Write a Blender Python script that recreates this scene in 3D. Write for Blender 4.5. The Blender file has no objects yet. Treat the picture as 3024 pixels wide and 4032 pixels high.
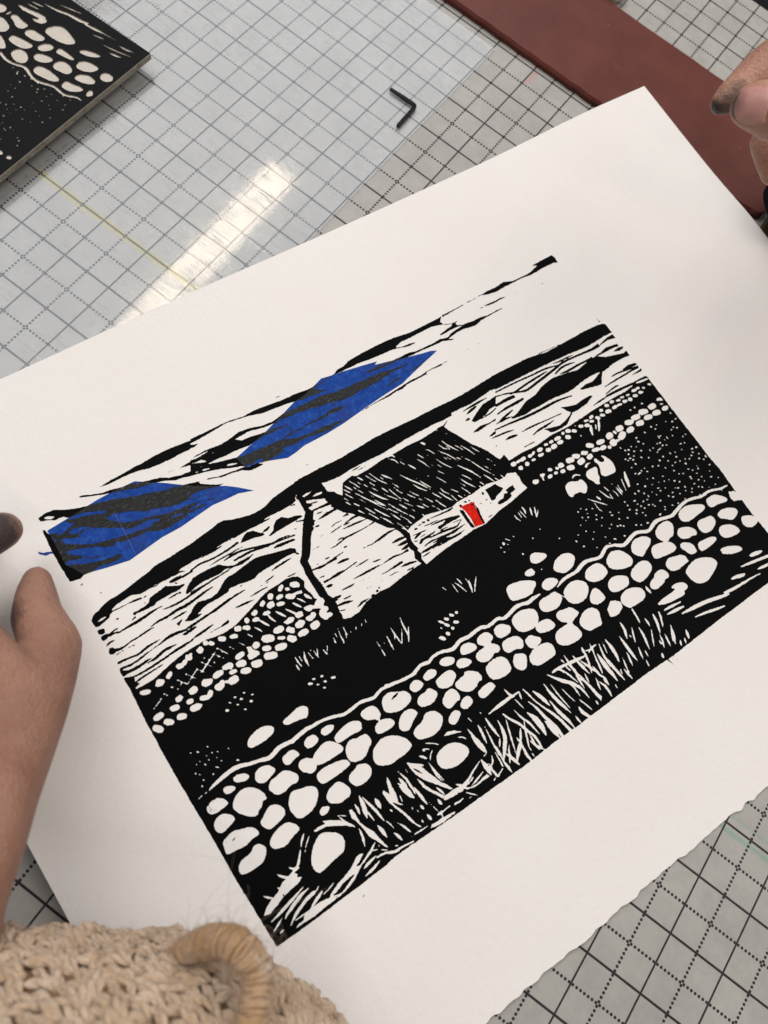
import bpy, bmesh, math, random
import numpy as np
from mathutils import Vector, Matrix
from mathutils.geometry import delaunay_2d_cdt
from bpy_extras.object_utils import world_to_camera_view
S = 0.0254                                   # all lengths below are in inches
SC = bpy.context.scene
COL = SC.collection
random.seed(5); RNG = np.random.default_rng(11)
PAPER_O = (11.515742759671049, -10.08870173544027, 0.0)
PAPER_A = 1.2060799144451966
SHEET = (-2.15, 15.25, -2.6, 9.98)
ART = """K 544,3734,638,3743,738,3746,841,3753,932,3753,1039,3763,1149,3763,1248,3756,1378,3741,1339,3672,1255,3675,1151,3672,1059,3676,988,3684,962,3684,890,3706,805,3717,708,3721,619,3721
K 360,3735,395,3740,445,3713,540,3679,615,3668,708,3642,766,3642,818,3616,906,3594,1001,3568,1066,3531,1162,3505,1242,3497,1220,3458,1148,3480,1093,3488,1020,3525,927,3555,812,3574,714,3607,623,3636,533,3665,439,3701
k 1011,3572,3,1083,3578,3,1163,3570,4
K 1155,3570,1223,3570,1284,3573,1268,3544,1208,3559,1170,3567
K 14,3733,75,3746,149,3739,228,3693,327,3654,405,3635,518,3605,618,3579,710,3536,817,3506,924,3472,1034,3442,1191,3404,1070,3185,972,3159,827,3153,750,3180,698,3206,620,3212,514,3225,445,3248,421,3231,340,3261,301,3293,192,3341,86,3377,61,3467,30,3529,27,3571,28,3605,186,3609,227,3612,184,3651,116,3656,67,3684,20,3698
W 195,3611,246,3619,338,3597,431,3561,495,3528,479,3514,392,3547,327,3576,256,3591
W 467,3467,515,3475,572,3460,684,3409,747,3373,854,3342,957,3301,1043,3288,1124,3283,1101,3241,1022,3250,920,3263,847,3283,756,3313,674,3329,611,3348,547,3380,492,3430
W 52,3715,89,3711,129,3683,103,3677,65,3694
W 29,3614,186,3609,198,3585,231,3557,218,3547,179,3547,149,3534,95,3521,76,3546,48,3567,16,3573
W 198,3523,273,3501,320,3468,414,3404,527,3343,587,3303,664,3294,745,3292,832,3255,816,3241,761,3246,689,3234,600,3251,527,3266,421,3293,314,3317,256,3342,189,3382,102,3442,81,3477,113,3480,195,3440,236,3443,183,3478,145,3496,168,3509
W 34,3514,58,3508,62,3493,40,3488
W 897,3221,955,3220,1028,3200,1001,3197,931,3206
K -3,3628,14,3622,27,3571,86,3549,101,3500,30,3529,61,3467,105,3401,76,3374,76,3344,176,3280,146,3267,43,3307,29,3280,134,3226,280,3174,388,3154,471,3144,411,3122,347,3121,259,3134,182,3137,105,3139,68,3127,-9,3143,-13,3211,-16,3299,-16,3438,-8,3547
k 168,3263,13,243,3226,7,374,3188,3
k 94,3518,12,217,3467,12,273,3469,7,337,3454,4
k 55,3087,10,63,3085,7
K 547,2909,606,2927,665,2931,729,2928,781,2933,833,2938,941,2943,862,2802,776,2803,723,2782,635,2786,519,2856
b 18,633,2752,697,2749,748,2753
b 10,659,2785,705,2779,739,2781
b 7,771,2779,778,2777
K 1382,3750,1513,3749,1646,3749,1758,3741,1864,3721,1994,3724,2132,3707,2253,3691,2391,3685,2505,3668,2622,3670,2703,3677,2786,3684,2839,3707,2899,3710,2875,3671,2820,3676,2718,3669,2631,3655,2547,3650,2603,3609,2665,3585,2589,3586,2484,3603,2385,3612,2270,3641,2138,3654,2034,3667,1972,3686,1892,3706,1810,3722,1711,3737,1636,3730,1497,3720,1364,3716
K 1358,3705,1386,3694,1419,3683,1374,3672,1343,3680
K 1291,3585,1336,3573,1436,3580,1518,3562,1441,3543,1389,3543,1320,3544,1277,3559
k 1321,3593,6,1374,3595,8,1444,3594,14,1547,3575,32
K 1436,3580,1554,3586,1664,3592,1766,3613,1874,3597,1975,3565,2080,3556,2183,3574,2273,3568,2411,3562,2487,3561,2601,3559,2682,3534,2776,3513,2723,3430,2609,3462,2519,3472,2424,3504,2335,3514,2246,3523,2165,3528,2117,3541,2048,3534,1980,3543,1852,3575,1796,3572,1705,3569,1755,3531,1833,3526,1921,3506,2001,3501,2069,3492,2164,3464,2081,3466,1983,3471,1882,3470,1786,3460,1685,3473,1579,3475,1496,3483,1409,3485,1316,3490,1241,3494,1275,3556,1380,3511,1406,3510,1359,3551,1428,3550,1505,3546
K 1241,3494,1391,3485,1503,3450,1636,3418,1731,3398,1852,3388,1956,3378,2053,3372,2165,3389,2257,3386,2381,3387,2486,3389,2597,3397,2699,3392,2676,3354,2605,3363,2522,3369,2451,3363,2346,3377,2230,3372,2115,3367,2067,3365,2155,3325,2300,3302,2438,3295,2534,3281,2624,3271,2617,3260,2511,3244,2417,3246,2319,3272,2194,3283,2110,3281,2016,3295,2017,3265,1933,3264,1866,3258,1770,3279,1808,3252,1753,3250,1676,3256,1617,3294,1532,3314,1447,3320,1397,3341,1313,3368,1343,3368,1416,3342,1538,3325,1661,3308,1636,3326,1554,3354,1470,3392,1374,3423,1283,3446,1221,3458
W 1505,3399,1560,3394,1628,3367,1604,3364,1551,3380
W 1322,3455,1351,3460,1397,3441,1374,3438
W 1269,3468,1287,3468,1296,3461,1278,3461
W 1736,3298,1780,3312,1834,3296,1799,3282,1757,3287,1672,3296,1663,3311
k 2590,3432,4,2661,3437,6
k 2434,3397,4,2485,3410,5
k 2208,3734,3,2234,3737,8,2254,3732,4
k 2113,3060,2,2188,3065,2
k 2164,3479,3,2177,3392,3
k 2188,3287,3,2198,3226,3
k 1234,3389,8,1266,3376,4
K 1938,2981,2031,2984,2131,2980,2243,2979,2342,2972,2434,2969,2352,2839,2279,2841,2177,2843
K 2897,3706,2973,3733,3098,3740,3221,3743,3343,3743,3471,3734,3632,3709,3780,3709,3930,3708,4019,3712,3990,3694,3966,3667,3983,3628,3939,3643,3856,3664,3739,3664,3621,3661,3519,3665,3440,3648,3452,3626,3377,3638,3278,3643,3162,3652,3023,3670,2875,3671
k 4016,3708,17,4150,3712,10,4273,3716,8
k 4310,3720,7,4398,3720,5,4491,3724,4
K 3480,3622,3568,3613,3651,3596,3586,3593,3555,3593,3493,3610
k 3443,3628,5,3488,3618,7
K 3885,3556,3953,3570,4037,3581,4066,3599,4126,3599,4087,3583,4091,3564,4150,3539,4137,3537,4069,3548,4015,3549,3947,3545,3888,3545
k 4068,3595,8,4033,3607,8,3983,3628,8
K 3062,3559,3174,3561,3295,3544,3435,3538,3518,3537,3587,3517,3692,3515,3795,3510,3853,3518,3935,3497,3995,3520,4087,3528,4172,3539,4262,3526,4350,3525,4419,3512,4518,3511,4512,3502,4410,3499,4341,3496,4260,3476,4208,3481,4122,3499,4046,3499,3973,3488,3935,3480,3985,3451,3951,3456,3874,3485,3760,3490,3639,3500,3515,3502,3382,3519,3262,3525,3154,3530,3080,3539
K 2776,3513,2924,3515,3037,3505,3159,3491,3270,3473,3381,3456,3473,3439,3381,3440,3295,3449,3204,3435,3119,3429,3047,3427,2949,3429,2839,3427,2723,3430
K 3368,3421,3388,3389,3477,3383,3570,3381,3542,3370,3449,3372,3393,3381
k 3144,3343,5,3234,3356,16,3313,3361,11
K 3087,3271,3184,3280,3269,3285,3367,3295,3466,3289,3543,3295,3587,3298,3536,3283,3569,3271,3489,3276,3405,3274,3324,3276,3261,3258,3174,3264,3107,3255,2991,3261,2806,3251,2862,3261
K 3631,3301,3704,3299,3764,3294,3704,3283,3634,3289
k 3543,3295,7,3649,3297,7
k 3709,3291,7,3790,3293,4
k 3280,3521,13,3290,3505,7
k 4034,3303,6,4073,3304,4
k 4159,3302,4,4180,3300,3
k 4399,3610,5,4439,3603,7
k 4453,3607,6,4517,3602,17,4580,3598,17
K 4492,3725,4587,3732,4673,3727,4643,3685,4563,3698,4507,3715
K 3691,2942,3834,2947,3978,2954,4124,2961,4035,2837,3978,2847,3884,2836
K 4673,3727,4784,3739,4874,3705,5021,3699,5093,3702,5167,3723,5208,3731,5147,3751,5192,3757,5301,3760,5407,3759,5425,3720,5416,3660,5381,3677,5334,3678,5255,3683,5167,3676,5071,3673,5011,3686,4931,3687,4851,3688,4759,3689,4700,3685,4643,3685
k 4579,3596,16,4640,3601,14,4703,3594,6
k 4730,3600,9,4751,3597,5
k 4516,3508,15,4599,3506,6
k 5120,3540,8,5135,3537,6
k 5410,3275,16,5413,3273,14
k 4833,3576,6,4844,3587,5
k 5391,2954,10,5398,2951,10
k 5390,2930,12,5400,2916,12
K 4124,2961,4285,2955,4503,2948,4623,2927,4711,2907,4874,2910,5025,2908,5181,2911,5340,2901,5413,2886,5435,2868,5435,2806,5438,2764,5333,2768,5112,2760,4874,2787,4568,2807,4296,2819,4030,2830
k 4618,2935,5,4723,2923,6,4866,2914,5
K 4633,2788,4772,2774,4862,2771,4943,2755,4872,2754,4760,2759,4683,2778
k 4013,2807,15,4225,2798,17,4435,2781,17,4597,2770,19,4723,2740,13
k 3989,2772,9,4109,2743,15,4212,2703,18,4304,2679,24,4451,2696,26,4613,2716,26,4793,2741,23,4970,2729,21,5135,2714,27,5233,2718,39
K 5213,2707,5307,2736,5375,2746,5434,2743,5434,2697,5353,2717,5250,2709
k 4127,2723,13,4226,2722,20,4344,2733,22,4494,2738,21,4587,2742,9
W 5323,2771,5347,2772,5328,2747,5310,2740
k 4642,2679,13,4740,2703,23,4830,2699,17,4899,2683,6
k 4683,2657,9,4788,2644,23,4906,2647,23,5019,2641,19,5088,2638,23
K 5016,2637,5110,2637,5200,2646,5274,2663,5401,2641,5410,2613,5304,2624,5219,2624,5139,2628,5210,2582,5337,2545,5406,2525,5443,2540,5446,2476,5375,2485,5316,2488,5244,2488,5173,2475,5095,2467,4994,2488,4897,2485,4788,2479,4710,2467,4630,2467,4523,2477,4317,2591,4440,2636,4545,2655,4624,2656,4776,2628,4876,2607,5007,2626
K 5314,2591,5393,2600,5446,2589,5437,2571,5380,2567
w 5188,2478,14,5287,2482,8,5333,2479,5
K 4763,2432,4845,2447,4929,2435,5006,2459,5056,2477,5099,2487,5042,2429,4993,2367,4931,2378,4834,2404,4785,2415
k 5099,2487,13,5183,2487,19
w 4792,2476,11,4942,2483,13,5052,2479,7
K 5276,2392,5358,2404,5442,2388,5451,2360,5376,2366,5286,2375
k 5125,2384,8,5209,2384,17,5327,2365,16,5454,2342,10
k 5000,2330,8,5134,2335,17,5255,2336,17,5378,2338,20,5445,2330,16
K 5320,2296,5399,2304,5464,2309,5449,2283,5387,2288
k 4959,2265,8,5091,2281,17,5145,2274,8
k 4944,2245,19,5091,2237,27,5260,2223,23,5393,2207,18,5462,2193,16
K 5283,2221,5359,2225,5447,2228,5463,2203,5393,2207,5324,2211
K 936,2943,1027,2957,1118,2967,1213,2985,1260,2985,1326,2955,1408,2931,1476,2914,1563,2910,1629,2918,1709,2947,1817,2961,1914,2972,2010,2979,2130,2978,2198,2983,2285,2972,2439,2968,2351,2829,2273,2832,2186,2844,2144,2858,2147,2818,2147,2765,2195,2737,2211,2704,2243,2666,2168,2537,2136,2584,2100,2586,2024,2583,1953,2587,1911,2593,1886,2551,1840,2522,1800,2471,1758,2403,1719,2353,1685,2327,1680,2275,1669,2227,1670,2172,1679,2112,1680,2057,1678,1996,1701,1946,1700,1901,1689,1841,1611,1889,1610,1930,1624,1966,1609,2029,1608,2128,1607,2228,1620,2293,1622,2356,1668,2402,1737,2508,1815,2621,1887,2701,1890,2766,1895,2820,1886,2835,1831,2819,1776,2818,1687,2819,1600,2823,1509,2820,1416,2810,1327,2807,1220,2816,1098,2811,983,2802,859,2805
W 1936,2834,1972,2842,2039,2837,2000,2826,1951,2821
W 2001,2792,2056,2798,2106,2789,2097,2774,2052,2777
W 1947,2785,1969,2777,2028,2752,2093,2724,2091,2706,2103,2680,2013,2684,1942,2688,1929,2719,1982,2722,1954,2752,1939,2765
W 1951,2673,2038,2665,2113,2650,2100,2629,2120,2617,2108,2605,2042,2611,1980,2600,1927,2588,1910,2612
W 1877,2566,1908,2557,1881,2544
b 11,1952,2749,2039,2726
b 11,1949,2684,2107,2656
b 13,1959,2640,2019,2633
b 17,1886,2551,1934,2541
w 1904,2872,5,1884,2855,6,1880,2833,10
k 1809,2813,6,1849,2804,11
b 16,1416,2810,1505,2813,1615,2804
K 1287,2744,1328,2779,1374,2798,1427,2785,1458,2748,1489,2725,1496,2707,1468,2705,1402,2726,1345,2732
b 20,1485,2732,1529,2734,1569,2748
K 1514,2678,1571,2700,1602,2737,1636,2764,1692,2768,1732,2731,1789,2721,1840,2700,1853,2683,1819,2680,1764,2679,1701,2679,1647,2678,1583,2674,1536,2670
k 1775,2668,8,1844,2646,14
k 1815,2621,11,1814,2598,11
b 9,1720,2621,1754,2617
K 1497,2568,1526,2579,1625,2566,1687,2552,1686,2534,1619,2542,1552,2549,1505,2559
k 1411,2638,17,1484,2612,22,1557,2601,16,1637,2586,11,1711,2575,14
b 11,1520,2614,1597,2610,1684,2591
k 1096,2681,6,1173,2689,21,1263,2681,18,1367,2651,17,1439,2625,20
k 1163,2641,14,1239,2640,20,1317,2639,18,1387,2625,17,1472,2606,15
K 778,2659,809,2684,877,2688,960,2686,1046,2675,1097,2631,1152,2607,1224,2613,1291,2609,1345,2613,1279,2589,1205,2580,1129,2598,1071,2615,986,2613,921,2617,836,2615,752,2613
k 738,2587,13,821,2588,13,922,2589,10,1033,2593,9,1140,2601,6
K 894,2465,941,2489,1006,2530,1050,2548,1136,2549,1230,2564,1321,2573,1376,2563,1472,2533,1564,2510,1618,2496,1651,2476,1644,2443,1590,2449,1511,2450,1439,2448,1334,2447,1280,2444,1236,2426,1155,2435,1111,2448,1040,2456,955,2455,901,2434,821,2440,738,2425,677,2462,747,2485,809,2477
k 1630,2442,9,1650,2417,16
b 18,1371,2407,1430,2417,1582,2421
b 11,1282,2358,1344,2360,1392,2368
b 13,1127,2314,1205,2315,1298,2312
b 6,1094,2432,1124,2427
b 4,1216,2349,1359,2342
b 11,1455,2298,1556,2291
b 18,955,2797,1049,2799,1151,2800
k 826,2745,12,916,2757,18,1018,2745,15,1127,2743,17,1208,2750,20,1274,2760,21
b 13,919,2702,1022,2707,1141,2708,1228,2710,1304,2706
b 5,1199,2809,1310,2808
b 15,694,2522,808,2535,910,2539
k 819,2362,25,936,2378,19,1041,2384,16,1126,2385,7
b 18,966,2298,1069,2287,1147,2275
K 1072,2220,1145,2241,1193,2265,1280,2283,1368,2283,1442,2292,1512,2276,1554,2242,1570,2196,1546,2157,1544,2095,1568,2063,1563,2012,1526,1981,1494,2014,1438,1995
E 1485,2216,35,-21,-12,-20,1379,2245,10,-15,-28,-19,1416,2211,17,-10,-8,-13,1268,2232,14,-18,-23,-19,1324,2189,31,0,0,-20,1403,2146,35,-21,-12,-20,1180,2215,9,-17,-26,-15,1235,2170,32,5,4,-28,1309,2134,35,-7,-4,-19
w 1424,2159,15,1513,2132,24
w 1514,2105,14,1541,2048,23
w 1446,2101,9,1485,2042,14
w 1394,2088,9,1439,2025,20
K 1191,3404,1253,3376,1260,3358,1329,3311,1380,3280,1430,3267,1398,3265,1378,3260,1327,3277,1260,3297,1205,3305,1141,3314,1125,3332
k 1090,3223,28,1141,3221,22,1211,3209,12,1294,3188,6
k 1054,3188,18,1134,3179,17,1201,3177,9,1312,3159,4
k 1105,3279,8,1198,3263,6,1288,3239,4
e 1448,3184,3,-2,-1,-2,1307,3227,3,-2,-2,-3,1353,3154,3,-2,-2,-3,1321,3191,2,-1,-1,-2
b 8,1984,2474,2057,2488,2132,2482
b 10,1950,2433,2027,2439,2111,2447
b 11,1980,2350,2050,2351
b 13,1931,2314,1992,2324,2037,2330
b 6,1889,2321,1972,2322
b 14,1883,2181,1943,2182
k 1686,2240,8,1765,2224,16,1871,2234,11,1982,2242,9
k 1818,2266,11,1862,2263,6
b 18,1743,2101,1838,2107,1897,2108
b 8,1679,2157,1753,2145
b 6,1677,2095,1795,2097
b 4,1767,2388,1848,2387
b 4,1690,2306,1780,2307
b 4,1862,2453,1936,2456
b 5,1710,2266,1786,2257
K 2437,2973,2582,2975,2762,2984,2975,2976,3216,2959,3419,2956,3568,2946,3694,2945,3886,2839,3749,2826,3639,2835,3526,2839,3521,2816,3428,2816,3332,2828,3181,2831,3031,2833,2847,2826,2727,2823,2588,2833,2445,2836,2348,2832
b 7,3236,2958,3356,2954
b 5,2908,3003,2950,2999
b 8,2415,2818,2531,2821
b 5,2478,2797,2574,2797
K 2301,2764,2360,2776,2411,2782,2444,2758,2591,2762,2694,2773,2775,2777,2821,2771,2992,2774,3136,2764,3252,2770,3305,2772,3342,2782,3390,2776,3458,2800,3435,2782,3392,2764,3409,2714,3446,2647,3486,2569,3520,2498,3575,2426,3614,2363,3644,2287,3690,2203,3743,2188,3734,2131,3648,2100,3605,2084,3543,2085,3505,2092,3416,2113,3333,2111,3244,2103,3147,2109,3096,2109,3017,2097,2928,2114,2845,2138,2776,2154,2731,2146,2659,2140,2605,2133,2554,2115,2558,2084,2538,2039,2537,2002,2553,1954,2554,1925,2491,1962,2495,2026,2513,2068,2494,2141,2477,2188,2419,2232,2366,2311,2305,2393,2225,2488,2161,2542
W 3311,2774,3327,2760,3302,2768
w 2773,2773,10,2821,2771,19
w 2821,2771,15,2836,2734,7
t 10,2766,2762,2816,2719,2836,2658
t 8,2849,2685,2877,2630
t 5,2864,2716,2891,2667
t 15,2901,2621,2942,2548
t 8,3023,2670,3065,2590
t 22,3112,2743,3146,2703
t 9,2998,2626,3029,2574,3058,2497
t 8,3115,2665,3144,2639,3173,2577
t 10,3278,2695,3324,2588,3385,2491
t 8,3245,2653,3267,2595,3318,2551
t 6,3299,2612,3318,2551
t 5,3357,2712,3385,2686
t 4,3391,2612,3414,2592
t 9,3200,2633,3225,2578,3274,2515,3327,2413
t 6,3320,2464,3352,2421
t 5,3218,2532,3239,2480
t 5,3237,2521,3276,2459
t 9,3369,2444,3424,2360,3463,2267,3540,2132
t 7,3368,2579,3403,2524,3432,2461
t 9,3416,2550,3455,2479,3493,2391
t 7,3491,2494,3515,2445,3547,2386
t 6,3557,2319,3594,2261
t 5,3576,2242,3598,2215
t 5,3490,2291,3534,2206
t 8,3152,2539,3187,2464,3248,2374
t 5,3124,2505,3158,2443
t 4,3101,2613,3115,2590
t 4,3073,2534,3099,2484
t 4,3082,2474,3111,2427,3157,2359
t 4,2973,2580,2981,2569
t 14,3276,2414,3317,2355,3369,2280,3412,2187
t 10,3263,2314,3302,2259,3332,2206
t 11,3230,2295,3269,2212,3321,2131
t 12,3444,2210,3479,2142,3504,2082
t 12,3376,2166,3399,2118
t 5,3209,2257,3252,2172
t 12,3350,2136,3364,2098
t 8,3199,2206,3223,2160,3244,2103
t 7,3101,2249,3157,2175
t 6,3181,2144,3191,2114
t 9,3133,2162,3157,2109
t 7,3055,2403,3087,2347,3115,2291
t 4,2990,2456,3005,2433
t 13,2778,2585,2832,2502,2899,2410,2948,2327
t 5,2884,2492,2928,2408,2972,2326
t 10,2910,2433,2935,2389,2966,2332
t 12,2831,2456,2865,2389,2917,2326
t 8,2629,2672,2658,2641,2718,2554
t 10,2643,2649,2681,2603
t 9,2547,2740,2573,2674,2595,2627,2657,2536
t 7,2507,2737,2535,2676,2573,2615
t 12,2439,2751,2474,2694
t 6,2613,2661,2639,2597
t 8,2353,2766,2389,2702,2414,2644
t 7,2413,2717,2439,2668
t 8,2500,2682,2522,2625,2546,2580
t 8,2450,2671,2479,2619
t 11,2302,2737,2342,2665
t 7,2352,2718,2382,2647,2418,2583
t 10,2272,2720,2319,2645
t 10,2332,2657,2379,2581,2425,2506,2517,2395
t 7,2494,2612,2535,2542
t 8,2682,2544,2715,2475
t 10,2571,2568,2607,2489
t 4,2720,2483,2758,2436
t 7,2616,2547,2640,2465,2664,2398,2692,2352
t 8,2669,2517,2694,2444,2732,2397
t 15,2458,2594,2490,2532,2530,2475,2573,2429
t 7,2547,2523,2579,2476,2622,2422,2662,2365
t 4,2453,2548,2478,2506
t 9,2736,2403,2770,2351,2792,2324
t 7,2769,2415,2799,2364,2835,2314
t 7,2683,2397,2726,2314
t 8,2849,2306,2882,2252,2914,2195
t 4,2806,2316,2831,2272
t 10,2937,2304,2964,2254,2989,2211
t 9,3024,2313,3041,2249,3077,2199
t 11,2993,2282,3029,2202,3071,2132
t 9,2924,2248,2947,2186,2982,2112
t 8,3077,2199,3103,2105
t 9,2263,2682,2293,2626,2317,2590
t 7,2232,2656,2267,2593
t 8,2231,2609,2259,2557
t 11,2283,2566,2320,2512
t 6,2351,2568,2382,2512
t 7,2407,2536,2447,2465,2484,2405,2529,2340
t 10,2455,2508,2496,2437,2524,2391
t 9,2533,2434,2575,2352,2611,2288,2663,2205
t 8,2503,2403,2555,2320,2595,2264
t 13,2627,2356,2667,2284
t 6,2659,2361,2702,2308,2738,2258
t 12,2754,2268,2810,2204
t 7,2790,2291,2821,2234,2848,2187
t 7,2871,2206,2899,2160,2928,2099
t 10,2279,2500,2321,2432
t 10,2349,2483,2385,2414,2404,2384
t 10,2400,2458,2441,2382,2502,2284
t 9,2351,2420,2377,2371,2408,2317
t 10,2513,2330,2537,2278,2565,2218
t 7,2567,2280,2604,2219,2630,2171
t 11,2418,2347,2456,2287,2487,2225
t 7,2702,2264,2713,2229
t 10,2653,2234,2680,2171
t 10,2755,2180,2764,2136
t 7,2514,2229,2540,2181,2561,2125
t 7,2521,2182,2549,2137,2582,2098
t 10,2607,2194,2633,2145
t 7,2561,2168,2596,2133
t 16,2157,2537,2176,2507
w 2554,2115,7,2594,2087,15,2629,2081,16
e 2632,2093,13,-7,-6,-8,2771,2103,11,-7,-7,-10,2726,2108,15,-3,-2,-8,3100,2068,12,-7,-5,-8,3155,2075,13,-8,-5,-7,3193,2065,3,-9,-6,-2,3350,1947,6,-3,-3,-5
k 2786,2109,7,2885,2095,12,2988,2084,18,3025,2087,10
b 8,2657,2108,2703,2104
b 10,2687,2080,2767,2067,2852,2061
b 15,2748,2054,2859,2042,2976,2023
K 2909,2028,2983,2019,3039,2005,3040,1985,2990,1985,2892,1989,2817,1980,2800,2000,2819,2013,2866,2009
K 2583,1969,2620,1995,2697,1993,2776,1993,2758,1981,2704,1975,2634,1973,2597,1954
b 21,2685,1962,2791,1957,2880,1943,2959,1926,3031,1957
b 23,2690,1911,2807,1909,2902,1902,2964,1904,3038,1909
b 21,2707,1863,2829,1868,2923,1860,3009,1868
b 15,2602,1925,2686,1933,2767,1923
b 13,2637,1876,2711,1899
b 10,2599,2051,2662,2042
b 10,2544,2012,2597,1990
b 10,2573,2056,2636,2048,2725,2034
b 8,2620,2010,2680,2012
b 10,2793,1975,2895,1964
b 11,2779,1868,2873,1861,2968,1853
b 7,2933,1975,3033,1960
b 5,3272,1909,3330,1904
b 5,3248,1992,3307,1987
b 6,3240,1849,3315,1854
K 3067,2038,3096,2021,3093,1945,3097,1835,3068,1852,3062,1943,3064,2020
K 3216,2011,3224,1957,3209,1906,3201,1823,3181,1825,3189,1908,3208,1985
K 3091,2073,3101,2058,3084,2048
b 8,3185,2048,3219,2038
K 3337,2074,3352,2065,3344,2040,3328,2054
e 3336,1992,9,-5,-3,-5
K 3379,2074,3496,2071,3413,1955,3370,1960,3378,2015
k 2143,2507,6,2197,2504,24
b 19,2124,2447,2223,2456,2305,2437
b 16,2079,2413,2215,2399,2310,2386
b 13,2096,2440,2171,2434
k 2031,2337,22,2153,2331,13,2272,2327,6,2350,2330,16
b 21,2209,2171,2329,2181,2411,2189,2491,2180
b 6,2124,2184,2302,2168
b 19,2376,2092,2476,2085,2538,2076
b 21,2406,2050,2509,2046,2541,2037
b 24,2424,2006,2500,2004,2546,1987
e 2021,2269,16,-3,-2,-7
W 2448,2158,2494,2141,2499,2119,2462,2121
K 3649,2683,3698,2708,3760,2736,3836,2768,3924,2772,3999,2778,3942,2698,3871,2696,3808,2668,3715,2657,3664,2659
b 25,3644,2759,3712,2773,3782,2782
b 21,3625,2800,3787,2805,3915,2803
k 3606,2712,16,3649,2712,23
k 3736,2656,7,3844,2658,13,3926,2675,13
K 3587,2579,3628,2592,3699,2603,3783,2587,3867,2593,3856,2576,3786,2576,3719,2572,3653,2567
K 3705,2476,3769,2492,3794,2490,3776,2465,3730,2467
b 7,3701,2449,3762,2444
K 3628,1985,3622,1963,3628,1940,3602,1935,3561,1929,3563,1908,3519,1893,3475,1889,3415,1894,3402,1912,3428,1926,3480,1926,3508,1958,3547,1947,3540,1981
K 3378,2075,3488,2076,3504,2047,3534,2001,3493,1988,3416,1968,3370,1961,3378,2015
t 7,3515,2136,3549,2066
t 7,3582,2127,3601,2066
e 3197,2021,9,-11,-5,-4,3115,2020,3,-2,-1,-2,3115,1961,3,-1,-2,-3,3156,1976,2,-1,-1,-2,3153,1900,3,-2,-1,-2,3170,1851,3,-1,-1,-2,3142,2029,3,-2,-1,-2,3165,1932,2,-1,-2,-3,3106,1927,2,-1,-1,-2,3141,1853,2,-1,-1,-1,3191,1990,2,-1,-1,-2
K -12,2263,38,2242,57,2222,24,2143,99,2138,176,2139,266,2159,355,2177,427,2190,526,2196,632,2198,664,2196,721,2181,789,2169,846,2170,917,2176,1037,2211,1172,2254,1426,2287,1542,2261,1568,2201,1542,2145,1564,2078,1569,2021,1613,2012,1661,1938,1689,1805,1679,1762,1737,1739,1820,1742,1918,1781,2000,1794,2074,1795,2150,1784,2262,1798,2394,1811,2513,1815,2541,1784,2649,1801,2755,1813,2843,1817,2944,1819,3080,1826,3196,1815,3324,1839,3373,1850,3513,1861,3731,1895,3722,1928,3715,1960,3723,2011,3720,2069,3654,2096,3598,2223,3728,2262,3734,2193,3895,2193,4047,2179,4222,2194,4434,2181,4610,2188,4731,2195,4848,2197,5046,2197,5151,2191,5256,2202,5303,2231,5367,2231,5444,2222,5459,2203,5465,1979,5469,1689,5477,1479,5477,1262,5494,1082,5487,831,5484,604,5498,357,5501,3,5179,0,4499,-5,3960,-17,3663,-4,2849,-12,2639,-6,2364,-16,1627,-5,1064,16,926,2,586,-1,232,-5,0,1,-18,544,-19,892,-25,1107,-32,1409,-28,1871,-15,2113
K -15,2784,11,2811,41,2826,66,2828,115,2849,177,2863,247,2863,341,2875,420,2889,499,2902,552,2910,798,2762,727,2783,660,2779,579,2780,527,2789,434,2780,403,2782,337,2808,257,2806,198,2799,148,2778,206,2768,299,2767,354,2764,397,2755,397,2742,337,2748,281,2761,218,2761,157,2764,129,2756,116,2738,58,2723,15,2715,-9,2720
W 23,2757,48,2763,93,2761,95,2751,64,2749,32,2749
b 10,407,2745,439,2745
b 7,470,2788,545,2778,573,2783
K 274,2667,284,2678,330,2675,380,2679,424,2687,447,2716,501,2726,552,2730,597,2738,678,2693,735,2677,724,2665,674,2656,611,2660,538,2660,482,2660,450,2645,372,2650,304,2657,286,2651
b 10,398,2707,398,2690
k 241,2627,4,279,2638,14,288,2641,7
k 100,2596,7,179,2598,17,258,2600,24,338,2602,24,423,2610,16,498,2609,6
K -13,2690,5,2696,37,2683,40,2666,24,2643,-3,2651,-17,2668
K -10,2639,15,2640,55,2628,114,2638,143,2626,98,2622,47,2612,16,2597,-8,2595,-18,2614
b 11,21,2607,99,2609,133,2600
K -13,2548,7,2565,40,2570,79,2562,47,2553,15,2552
K -15,2504,1,2523,29,2518,35,2501,60,2490,104,2484,171,2493,250,2495,333,2503,389,2489,341,2489,243,2482,164,2480,79,2466,36,2472,3,2468,-15,2479
k 17,2451,7,96,2455,4,149,2452,4,181,2446,10
b 4,132,2702,182,2693
e 162,2696,10,-2,-1,-6,183,2627,3,-2,-1,-3,679,2717,12,-7,-3,-6
b 13,565,2635,630,2635,682,2634
e 669,2632,9,-6,-5,-9
k 636,2751,15,672,2741,21,744,2737,18,842,2736,15
b 16,655,2786,743,2782,775,2780
k 344,2509,6,420,2517,19,482,2513,19,583,2520,25,662,2516,25,749,2524,21,820,2533,19,916,2541,7
b 6,488,2583,547,2573
k 502,2579,7,592,2567,17,691,2568,16,778,2576,18,865,2584,16,986,2591,12,1088,2592,11
K 705,2607,740,2642,777,2664,811,2679,853,2681,926,2663,961,2664,1049,2611,1010,2603,923,2612,842,2616,786,2606,729,2592,709,2593
b 17,508,2472,574,2474,647,2473
K 491,2440,534,2430,591,2438,558,2415,532,2397,524,2428
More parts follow.
